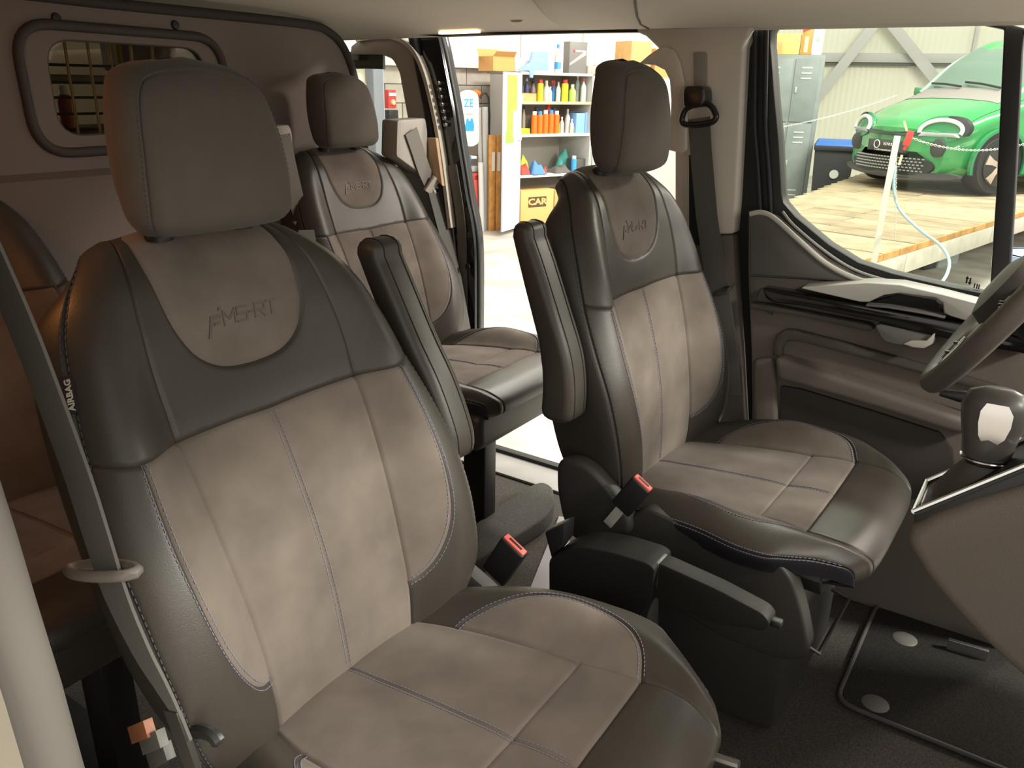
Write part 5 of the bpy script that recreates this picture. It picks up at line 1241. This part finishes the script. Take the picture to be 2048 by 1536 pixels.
# lockers
LK = mat('locker_grey', (.23, .26, .26), .45, noise=.08, nscale=6)
lk = thing('locker', 'tall grey steel locker with louvred doors at the left of the window', 'locker', tuple(rpt(rl((1652, 110), .5)[0], .5, GZ))); O = np.array(lk.location)
ls1, lz = rl((1652, 110), .5); ls0 = ls1-1.15
sub(rbox(MB(), ls0, ls1, .5, 1.0, GZ, lz), 'carcass', LK, lk, O, bevel=.006)
dm = rl((1580, 200), .49)[0]
dz1, dz0 = rl((1640, 247), .49)[1], 0
for sA, sB in ((dm+.015, ls1-.06), (dm-.5, dm-.015)):
    for zA, zB in ((dz1+.012, lz-.05), (GZ+.06, dz1-.012)):
        d_ = sub(rbox(MB(), sA, sB, .485, .5, zA, zB), 'door', LK, lk, O, bevel=.004)
        for k in range(3):
            zz = zB-.13-.07*k; sub(rbox(MB(), (sA+sB)/2-.07, (sA+sB)/2+.07, .478, .486, zz, zz+.022), 'louvre', mat('louvre_light', (.52, .56, .55), .4), d_, O, bevel=.003)
        if zA < dz1-.1:
            for k in range(2): zz = zA+.1+.07*k; sub(rbox(MB(), (sA+sB)/2-.07, (sA+sB)/2+.07, .478, .486, zz, zz+.022), 'louvre', mat('louvre_light', (.52, .56, .55), .4), d_, O, bevel=.003)
        sub(rbox(MB(), sA+.03, sA+.06, .47, .486, (zA+zB)/2-.03, (zA+zB)/2+.05), 'handle', GYm, d_, O, bevel=.004)
def rthing(label, px0, px1, hpx, mt, name, cat, depth, dd, base, mk=None):
    s0, z = rl(px0, depth); s1, _ = rl(px1, depth); sc = np.linalg.norm(rpt(s0, depth, base)-CAM)/FPX; h = hpx*sc; w = s1-s0
    t = thing(name, label, cat, tuple(rpt(s0, depth, base)), RZ2)
    MB().box((0, 0, 0), (w, dd, h)).obj('body', mt, t, bevel=min(.02, w*.1)); return t, w, h
YBX = mat('yellow_card', (.80, .55, .20), .8)
rthing('large yellow cardboard box on top of the locker', (1548, 107), (1598, 108), 35, YBX, 'box', 'box', .55, .3, lz)
rthing('small brown box in front of the large yellow one on the locker', (1546, 107), (1562, 107), 22, CARD, 'box', 'box', .51, .03, lz)
sn, w, h = rthing('tall orange and red chip tube bag on top of the locker', (1600, 108), (1620, 108), 50, cmat('chip', (.75, .30, .06)), 'snack_packet', 'packet', .55, .12, lz)
m = MB(); m.add([(0, -.004, h*.72), (w, -.004, h*.86), (w, -.004, h*.98), (0, -.004, h*.84)], [(0, 1, 2, 3)]); m.obj('red_band', RE, sn)
m = MB(); m.box((w*.3, -.004, h*.08), (w*.7, .0, h*.6)); m.obj('pale_print', cmat('printcream', (.8, .6, .4)), sn)
MB().lathe([(0, h), (w*.25, h), (w*.2, h+.05), (0, h+.06)], 12, Matrix.Translation((w*.35, .06, 0))).obj('green_cap', cmat('capgreen', (.12, .35, .08)), sn)
wb_, w, h = rthing('tall white canister beside the orange packet on the locker', (1622, 108), (1643, 108), 50, WH, 'canister', 'canister', .55, .14, lz)
MB().lathe([(0, 0), (.03, 0), (.03, .004), (0, .004)], 14, Matrix.Translation((w*.5, -.001, h*.5)) @ Matrix.Rotation(math.pi/2, 4, 'X')).obj('round_print', GYm, wb_)
m = MB(); m.tube([(0, .07, h*.98), (w*.5, .07, h*1.15), (w*1.0, .07, h*1.22), (w*1.05, .07, h*1.08)], .018, 8); m.obj('spout', WH, wb_, sm=60)

# wheeled bin with blue lid
bn = thing('wheelie_bin', 'black bin with blue lid between the locker and the green car', 'bin', tuple(rpt(rl((1665, 330), .25)[0], .25, GZ)), RZ2)
sl, _ = rl((1632, 330), .25); sr_, _ = rl((1712, 330), .25); bwid = (sr_-sl); zt_ = rl((1670, 296), .25)[1]-GZ
m = MB(); m.rings([[(sx*bwid*.42, y*.26, 0) for sx, y in ((-1, -1), (1, -1), (1, 1), (-1, 1))], [(sx*bwid*.5, y*.3, zt_) for sx, y in ((-1, -1), (1, -1), (1, 1), (-1, 1))]]); m.obj('body', mat('bin_black', (.03, .032, .034), .5), bn, bevel=.02)
m = MB(); m.rings([[(sx*bwid*.53, y*.33, zt_-.02) for sx, y in ((-1, -1), (1, -1), (1, 1), (-1, 1))], [(sx*bwid*.53, y*.33, zt_+.04) for sx, y in ((-1, -1), (1, -1), (1, 1), (-1, 1))]]); m.obj('rim', mat('bin_black', (.03, .032, .034), .5), bn, bevel=.01)
m = MB(); m.rings([[(sx*bwid*.52, y*.33, zt_+.04) for sx, y in ((-1, -1), (1, -1), (1, 1), (-1, 1))], [(sx*bwid*.45, y*.26, zt_+.11) for sx, y in ((-1, -1), (1, -1), (1, 1), (-1, 1))]]); m.obj('lid', mat('lid_blue', (.05, .16, .50), .45), bn, bevel=.015)
me = MB().lathe([(0, 0), (.06, 0), (.06, .004), (0, .004)], 16, Matrix.Translation((.03, -.292, zt_*.62)) @ Matrix.Rotation(math.pi/2, 4, 'X')).obj('round_emblem', mat('emblem_grey', (.5, .5, .48), .5), bn)

# wooden platform with planks
PZ = -.25
pA = at((1700, 527), 2, PZ); pB = at((1990, 440), 2, PZ); 
pC = at((1565, 403), 2, PZ); ef = (pB-pA); ef /= np.linalg.norm(ef); es = np.array([-ef[1], ef[0], 0]); X0, X1 = -1.0, 9.6
pD = at((1715, 350), 2, PZ)
def far_edge(x):
    # length of the plank that starts x along the front edge and ends on the far edge of the platform
    A = np.array([es[:2], -(pD-pC)[:2]]).T; return float(np.linalg.solve(A, (pC-pA-ef*x)[:2])[0])
plat = thing('wooden_platform', 'planked wooden platform under the green car', 'platform', tuple(pA)); O = np.array(plat.location)
WOODM = [mat('plank_tone_%s' % n_, c, .75, noise=.22, nscale=5, bump=.5, bscale=60) for n_, c in (('mid', (.34, .275, .175)), ('dark', (.30, .24, .15)), ('light', (.375, .305, .20)))]
ORL = mat('edge_orange', (.52, .27, .08), .7, noise=.3, nscale=9)
rn = random.Random(3); x = X0; k = 0
while x < X1:
    w = .30+rn.uniform(-.03, .03); YD = far_edge(x+w/2)
    for a_, b_ in ((0, YD*.52 if k % 2 else YD*.8), (YD*.52 if k % 2 else YD*.8, YD)):
        h_ = rn.uniform(-.004, .003); q = [ef*u+es*v for u, v in ((x+.009, a_+.004), (x+w-.009, a_+.004), (x+w-.009, b_-.008), (x+.009, b_-.008))]
        m = MB(); m.rings([[p+np.array([0, 0, -.045]) for p in q], [p+np.array([0, 0, h_]) for p in q]]); m.obj('plank', WOODM[rn.randrange(3)], plat, bevel=.004, seg=1)
    q = [ef*u+es*v for u, v in ((x+.006, -.012), (x+w-.006, -.012), (x+w-.006, .002), (x+.006, .002))]
    m = MB(); m.rings([[p+np.array([0, 0, -.046]) for p in q], [p+np.array([0, 0, -.001]) for p in q]]); m.obj('plank_end', ORL, plat)
    x += w; k += 1
x = X0
while x < X1:
    q = [ef*u+es*v for u, v in ((x+.006, -.02), (min(X1, x+1.9)-.006, -.02), (min(X1, x+1.9)-.006, .03), (x+.006, .03))]
    m = MB(); m.rings([[p+np.array([0, 0, -.19]) for p in q], [p+np.array([0, 0, -.048]) for p in q]]); m.obj('fascia_board', mat('fascia_cream', (.52, .50, .42), .8, noise=.15, nscale=7), plat, bevel=.005); x += 1.9
for p0, p1, mt in (((1787, 550), (1845, 538), WOODM[1]), ((1849, 541), (1872, 536), BKm), ((1876, 536), (1915, 527), GYm), ((1700, 560), (1740, 552), WOODM[0])):
    A, B = at(p0, 2, GZ)-O, at(p1, 2, GZ)-O; q = [A, B, B+es*.25, A+es*.25]
    m = MB(); m.rings([q, [np.array([p[0], p[1], -.06]) for p in q]]); m.obj('support_block', mt, plat, bevel=.006)
A = at((1815, 545), 2, GZ)-O; k0 = float(A@es)+.45
q = [ef*-1+es*k0, ef*9.4+es*k0, ef*9.4+es*(k0+.1), ef*-1+es*(k0+.1)]
m = MB(); m.rings([[np.array([p[0], p[1], z]) for p in q] for z in (GZ-PZ, -.06)]); m.obj('under_shade_panel', mat('under_shade_dark', (.03, .028, .025), .8), plat)  # dark panel added so the space under the planks reads as shade

# chain post, chains, cable
cp = thing('chain_post', 'slim white post holding the chain in front of the green car', 'post', tuple(at((1748, 515), 2, PZ)-(lambda v: v/np.linalg.norm(v))(at((1748, 515), 2, PZ)-CAM)*.25)); O = np.array(cp.location)
dpl = (O-CAM); npl = np.array([dpl[0], dpl[1], 0]); npl /= np.linalg.norm(npl)
V = lambda px, k=0: atv(px, O+npl*k, npl)-O
MB().strip([V((1728, 636)), V((1770, 400)), V((1795, 272))], tuple(np.cross(npl, [0, 0, 1])), .036, .036).obj('pole', mat('post_white', (.58, .58, .52), .5), cp, bevel=.004)
def chain(p0, p1, sag, n, name, par, r=.16):
    p0, p1 = np.array(p0), np.array(p1); base = None
    m = MB()
    for i in range(n):
        t = (i+.5)/n; c = p0+(p1-p0)*t-np.array([0, 0, sag*4*t*(1-t)]); d = (p1-p0)/np.linalg.norm(p1-p0); sd = np.cross(d, [0, 0, 1.]); 
        if np.linalg.norm(sd) < .1: sd = np.array([1., 0, 0])
        sd /= np.linalg.norm(sd); up = np.cross(sd, d); w_ = sd if i % 2 else up; Lk_ = np.linalg.norm(p1-p0)/n*.75
        m.tube([c+d*Lk_*math.cos(a_)+w_*Lk_*.45*math.sin(a_) for a_ in np.linspace(0, 2*math.pi, 9)], Lk_*r, 5, cap=False)
    o = m.obj(name, mat('chain_zinc', (.62, .62, .58), .35, metal=.5), par, sm=60); o['kind'] = 'stuff'; return o
chain(V((1793, 285)), V((1790, 480)), 0, 50, 'hanging_chain', cp)
chain(V((1822, 275)), V((2060, 285), .6), .06, 60, 'front_chain', cp)
far = V((1540, 258), 2.2); chain(far, V((1795, 190), 3.5), .03, 90, 'rear_chain', cp, .11)
m = MB(); m.strip([V((1811, 291)), V((1817, 278)), V((1822, 262))], tuple(np.cross(npl, [0, 0, 1])), .038, .03); m.strip([V((1813, 290)), V((1808, 300))], tuple(np.cross(npl, [0, 0, 1])), .018, .015); m.obj('red_clip', RE, cp, bevel=.006)
m = MB(); m.strip([V((1814, 262)), V((1808, 242))], tuple(np.cross(npl, [0, 0, 1])), .012, .01); m.strip([V((1798, 330)), V((1804, 310))], tuple(np.cross(npl, [0, 0, 1])), .014, .01); m.obj('strap_end', cmat('strapcream', (.75, .62, .4)), cp)
cb_ = [V((1790, 330)), V((1788, 380), 0), V((1800, 420), 0), V((1840, 460), -.2), V((1880, 490), -.4), V((1898, 520), -.5), V((1893, 550), -.6), V((1872, 578), -.7)]
o = MB().tube([p+O for p in catmull(cb_, 5)], .009, 8).obj('cable', mat('cable_teal', (.32, .48, .52), .4), sm=60); tag(o, 'thin pale blue cable hanging from the chain post to the floor', 'cable')

# at the far right edge, seen past the window bar
bk = thing('bucket', 'white bucket with blue rim at the far right edge behind the window bar', 'bucket', tuple(at((2046, 640), 2, GZ)))
h_ = at((2046, 505), 0, bk.location.x)[2]-GZ
MB().lathe([(0, 0), (.22, 0), (.26, h_), (.22, h_), (.20, h_-.03), (0, h_-.03)], 20).obj('body', WH, bk, sm=40); MB().lathe([(.25, h_-.05), (.27, h_-.05), (.275, h_), (.25, h_)], 20).obj('rim', mat('rim_paleblue', (.3, .42, .6), .5), bk, sm=40)
# ------------------------------------------------------------------ the green car on the platform
car = thing('car', 'small bright green hatchback facing the camera on the wooden platform', 'car', (9.56, 1.04, PZ+.008), -.648)
# local axes: x runs back from the nose, y towards the far side, z up
GREEN = mat('car_green', (.02, .28, .065), .18, coat=1.0, spec=.6); GREEN2 = mat('car_green_dark', (.02, .22, .075), .25, coat=.6)
ST = [0, .05, .16, .40, .70, .92, 1.22, 1.56, 2.3, 3.0, 3.45, 3.7]
SEC = [  # half width, top z, shoulder (y frac, z), belt z
 (.66, .66, .80, .63, .56), (.72, .72, .80, .69, .60), (.78, .775, .80, .745, .66), (.82, .875, .80, .84, .74), (.84, .98, .80, .94, .84), (.85, 1.06, .80, 1.02, .92),
 (.855, 1.34, .72, 1.30, .97), (.855, 1.54, .66, 1.49, .99), (.855, 1.57, .65, 1.52, 1.0), (.85, 1.50, .65, 1.45, 1.0), (.82, 1.25, .68, 1.20, .99), (.78, .95, .75, .90, .85)]
net = []
for x, (w, zt2, f_, zs_, zb_) in zip(ST, SEC):
    half = [(0, zt2), (w*f_*.5, zt2-.006), (w*f_, zs_), (w*.985, zb_+.02), (w*1.0, zb_-.10), (w*1.005, .45), (w*.985, .26), (w*.9, .19)]
    xf = lambda y, z: x+(.16*(y/.8)**2 if x < .3 else .06*(y/.8)**2)+(.05*max(0, (.5-z)) if x < .1 else 0)
    net.append([(xf(y, z), -y, z) for y, z in reversed(half[1:])]+[(xf(y, z), y, z) for y, z in half])
SK2 = [0, .1, .25, .5, .7, .9, 1.2, 1.5, 1.8, 2.1, 2.3, 2.5, 2.75, 2.9, 3.0]
cpch = Patch(SK2, ST, net)
ss = np.linspace(0, 3.0, 61); vs_ = np.linspace(0, 3.7, 75); G = np.array([(s, v) for v in vs_ for s in ss]); P3 = cpch.raw(G)
groups = {'body': [], 'windscreen': [], 'side_glass': []}
for j in range(74):
    for i in range(60):
        s, v = (ss[i]+ss[i+1])/2, (vs_[j]+vs_[j+1])/2; f = (j*61+i, j*61+i+1, (j+1)*61+i+1, (j+1)*61+i)
        t = abs(s-1.5)
        if .95 < v < 1.52 and t < .56: groups['windscreen'].append(f)
        elif 1.25 < v < 3.2 and .63 < t < .83 and v > 1.25+(.83-t)*1.2: groups['side_glass'].append(f)
        else: groups['body'].append(f)
CGL = mat('car_glass', (.10, .17, .13), .08, spec=.8, coat=.5)
for k, fs in groups.items():
    u, inv_ = np.unique(np.array(fs), return_inverse=True); me = bpy.data.meshes.new(k); me.from_pydata(P3[u].tolist(), [], inv_.reshape(-1, 4).tolist())
    bm = bmesh.new(); bm.from_mesh(me); bmesh.ops.recalc_face_normals(bm, faces=bm.faces); bm.to_mesh(me); bm.free(); smooth(me); link(k, me, car, GREEN if k == 'body' else CGL)
# nose: closes the front under the bonnet edge
front = [tuple(p) for p in cpch.raw(np.array([(s, 0) for s in ss]))]
nose = []
for t in (0, .12, .3, .55, .8, 1.0):
    ring_ = []
    for x, y, z in front:
        zz = .19+(z-.19)*(1-t)+0; yy = y*(1-.35*t*t); ring_.append((x*(1-t)+(-.03+.17*(yy/.7)**2*.9)*t if t else x, yy, .42+(z-.42)*(1-t)))
    nose.append(ring_)
MB().rings(nose, closed=False, cap=False).obj('nose', GREEN, car, sm=60)
def fpt(y, z): return Vector((-.035+.20*(y/.75)**2+max(0, z-.55)*.35, y, z))
def fplate(poly, name, mt, out=.02, par=None, dens=3):
    q = catmull(poly, dens, True); c = np.mean(q, axis=0); bm = []; 
    m = MB(); o1 = [fpt(a_, b_)+Vector((-out, 0, 0)) for a_, b_ in q]; o0 = [fpt(a_, b_)+Vector((.02, 0, 0)) for a_, b_ in q]; mid = [fpt(c[0]+(a_-c[0])*.6, c[1]+(b_-c[1])*.6)+Vector((-out-.003, 0, 0)) for a_, b_ in q]; ce = [fpt(c[0]+(a_-c[0])*.05, c[1]+(b_-c[1])*.05)+Vector((-out-.004, 0, 0)) for a_, b_ in q]
    m.rings([o0, o1, mid, ce]); return m.obj(name, mt, par or car, sm=40)
DARK = mat('car_black', (.02, .02, .022), .4)
fplate([(-.52, .20), (-.3, .17), (.3, .17), (.52, .20), (.60, .27), (.50, .35), (.3, .355), (-.3, .355), (-.50, .35), (-.60, .27)], 'lower_grille', DARK, .03)
fplate([(-.76, .16), (0, .13), (.76, .16), (.76, .22), (0, .19), (-.76, .22)], 'front_lip', mat('lip_grey', (.06, .06, .058), .5), .035)
m = MB()
for r_ in range(5):
    for k in range(22):
        y = -.50+k*.046+(r_ % 2)*.025; z = .22+r_*.032; c = fpt(y, z)+Vector((-.036, 0, 0)); m.box((c[0]-.004, c[1]-.016, c[2]-.006), (c[0]+.004, c[1]+.016, c[2]+.006))
o = m.obj('grille_pattern', mat('grille_silver', (.45, .47, .48), .3, metal=.6), car); o['kind'] = 'stuff'
pl = fplate([(-.27, .40), (.27, .40), (.27, .52), (-.27, .52)], 'number_plate', mat('plate_dark', (.05, .05, .05), .5), .045, dens=1)
bar = fplate([(-.60, .60), (0, .575), (.60, .60), (.60, .635), (0, .61), (-.60, .635)], 'front_bar', mat('bar_dark', (.03, .05, .045), .25), .02)
RWH = mat('lamp_white', (.85, .86, .84), .25)
for sg in (-1, 1):
    yc, zc_ = sg*.58, .665
    lampb = fplate([(yc+.24*math.cos(t), zc_+.135*math.sin(t)) for t in np.linspace(0, 2*math.pi, 13)[:-1]], 'headlamp', GREEN2, .012)
    lid = fplate([(yc+sg*.02, zc_+.13), (yc+sg*.16, zc_+.115), (yc+sg*.25, zc_+.03), (yc+sg*.24, zc_-.06), (yc+sg*.19, zc_+.01), (yc+sg*.10, zc_+.075)], 'lamp_cover', DARK, .03, lampb)
    arc = [fpt(yc+.20*math.cos(t), zc_-.02+.11*math.sin(t))+Vector((-.03, 0, 0)) for t in np.linspace(-.25, math.pi+.25, 21)]
    MB().tube(arc, .022, 8).obj('light_ring', RWH, lampb, sm=60)
    fplate([(yc-.20, zc_-.08), (yc+.20, zc_-.08), (yc+.17, zc_-.035), (yc-.17, zc_-.035)], 'lower_lens', mat('lens_grey', (.42, .45, .46), .2, metal=.5), .028, lampb, 1)
    cpd = MB().lathe([(0, 0), (.095, 0), (.095, .03), (.08, .04), (0, .042)], 22, Matrix.Translation(fpt(sg*.60, .475)+Vector((.01, 0, 0))) @ Matrix.Rotation(-math.pi/2, 4, 'Y')).obj('fog_cap', mat('fogcap_dark', (.05, .05, .052), .4), car)
    # wheels with arches
    for xw in (.66, 3.05):
        yw = sg*.855
        wh = MB().lathe([(.19, -.10), (.285, -.11), (.305, -.07), (.31, 0), (.305, .07), (.285, .11), (.19, .10)], 28, Matrix.Translation((xw, sg*.77, .31)) @ Matrix.Rotation(math.pi/2, 4, 'X')).obj('wheel', mat('tyre', (.025, .024, .023), .8), car, sm=40)
        MB().lathe([(0, 0), (.20, 0), (.21, .02), (.19, .03), (0, .03)], 24, Matrix.Translation((xw, sg*.87, .31)) @ Matrix.Rotation(math.pi/2*(1 if sg < 0 else -1), 4, 'X')).obj('rim', mat('rim_dark', (.03, .03, .03), .4), wh, sm=40)
        for k in range(5):
            t = k*2*math.pi/5+.3; p0 = Vector((xw, yw+sg*.045, .31)); d_ = Vector((math.cos(t), 0, math.sin(t)))
            MB().strip([p0+d_*.03, p0+d_*.11, p0+d_*.195], tuple(Vector((-d_.z, 0, d_.x))), [.05, .055, .10], .012).obj('spoke', mat('rim_rose', (.60, .48, .40), .35, metal=.4), wh, bevel=.003)
        arcq = [Vector((xw+.365*math.cos(t), yw+sg*.012, .31+.365*math.sin(t))) for t in np.linspace(-.25, math.pi+.25, 22)]
        MB().strip(arcq, (0, 1, 0), .04, .03).obj('arch_lip', GREEN2, car, sm=60)
        dd_ = [(xw+.355*math.cos(t), .31+.355*math.sin(t)) for t in np.linspace(-.3, math.pi+.3, 24)]
        prism(dd_, 1, min(yw, yw+sg*.008), max(yw, yw+sg*.008)).obj('arch_liner', DARK, car)
# strip coloured as grey reflected in the bonnet, wipers, roof pillars, bonnet seams
def surf(s, v, h=.004): p = cpch.raw(np.array([[s, v]]))[0]; n = cpch.normal(np.array([[s, v]]))[0]; n = n if n[2] > 0 else -n; return p+n*h
rows_ = [[surf(s, v, .004) for s in np.linspace(1.5-.60, 1.5+.60, 25)] for v in (.66, .76, .86, .95)]
MB().rings(rows_, closed=False, cap=False).obj('bonnet_reflection', mat('bonnet_reflection_grey', (.22, .20, .19), .5), car, sm=60)
for s0, s1 in ((1.1, 1.55), (1.55, 2.0)): MB().tube([surf(s0, .94, .03), surf((s0+s1)/2, .97, .04), surf(s1, 1.0, .03)], .012, 8).obj('wiper', BLACKPL, car)
for sg in (-1, 1):
    MB().tube([surf(1.5+sg*.60, v, .004) for v in np.linspace(.92, 1.55, 9)], .022, 8).obj('windscreen_pillar', mat('pillar_green', (.25, .40, .30), .35), car, sm=60)
    MB().tube([surf(1.5+sg*.70, v, .002) for v in np.linspace(.16, .92, 12)], .005, 6).obj('bonnet_seam', mat('seam_green', (.01, .08, .03), .5), car)
m = MB(); m.box((1.1, -.65, .92), (1.35, .65, 1.0)); m.obj('dash', DARK, car)
for sg in (-1, 1):
    mr = MB().box((1.22, sg*.88-.02*(sg < 0), .96), (1.32, sg*.88+.16*sg+.0, 1.08)) if False else MB().rings([[(1.22, sg*.88, .97), (1.32, sg*.88, .97), (1.32, sg*.88, 1.07), (1.22, sg*.88, 1.07)], [(1.2, sg*1.04, .99), (1.33, sg*1.04, .99), (1.33, sg*1.04, 1.09), (1.2, sg*1.04, 1.09)]]).obj('wing_mirror', GREEN2, car, bevel=.02)
# writing on the plate
c_ = fpt(0, .46)+Vector((-.0492, 0, 0)); Rm = Matrix.Rotation(-math.pi/2, 4, 'Z') @ Matrix.Rotation(math.pi/2, 4, 'X')
for txt, dy, dz, sz in (('RENUL', -.07, .018, .042), ('T-AND INDIVIDUAL', .0, -.048, .026)):
    me = text_mesh(txt, sz, .001, 1.1); me.transform(Matrix.Translation(c_+Vector((-.002, dy, dz))) @ Rm); me.materials.append(mat('plate_print', (.75, .75, .73), .5)); link('lettering', me, pl)
MB().tube([c_+Vector((-.002, .10+.042*math.cos(t), .012+.042*math.sin(t))) for t in np.linspace(0, 2*math.pi, 17)], .005, 6).obj('round_emblem', mat('plate_print', (.75, .75, .73), .5), pl)
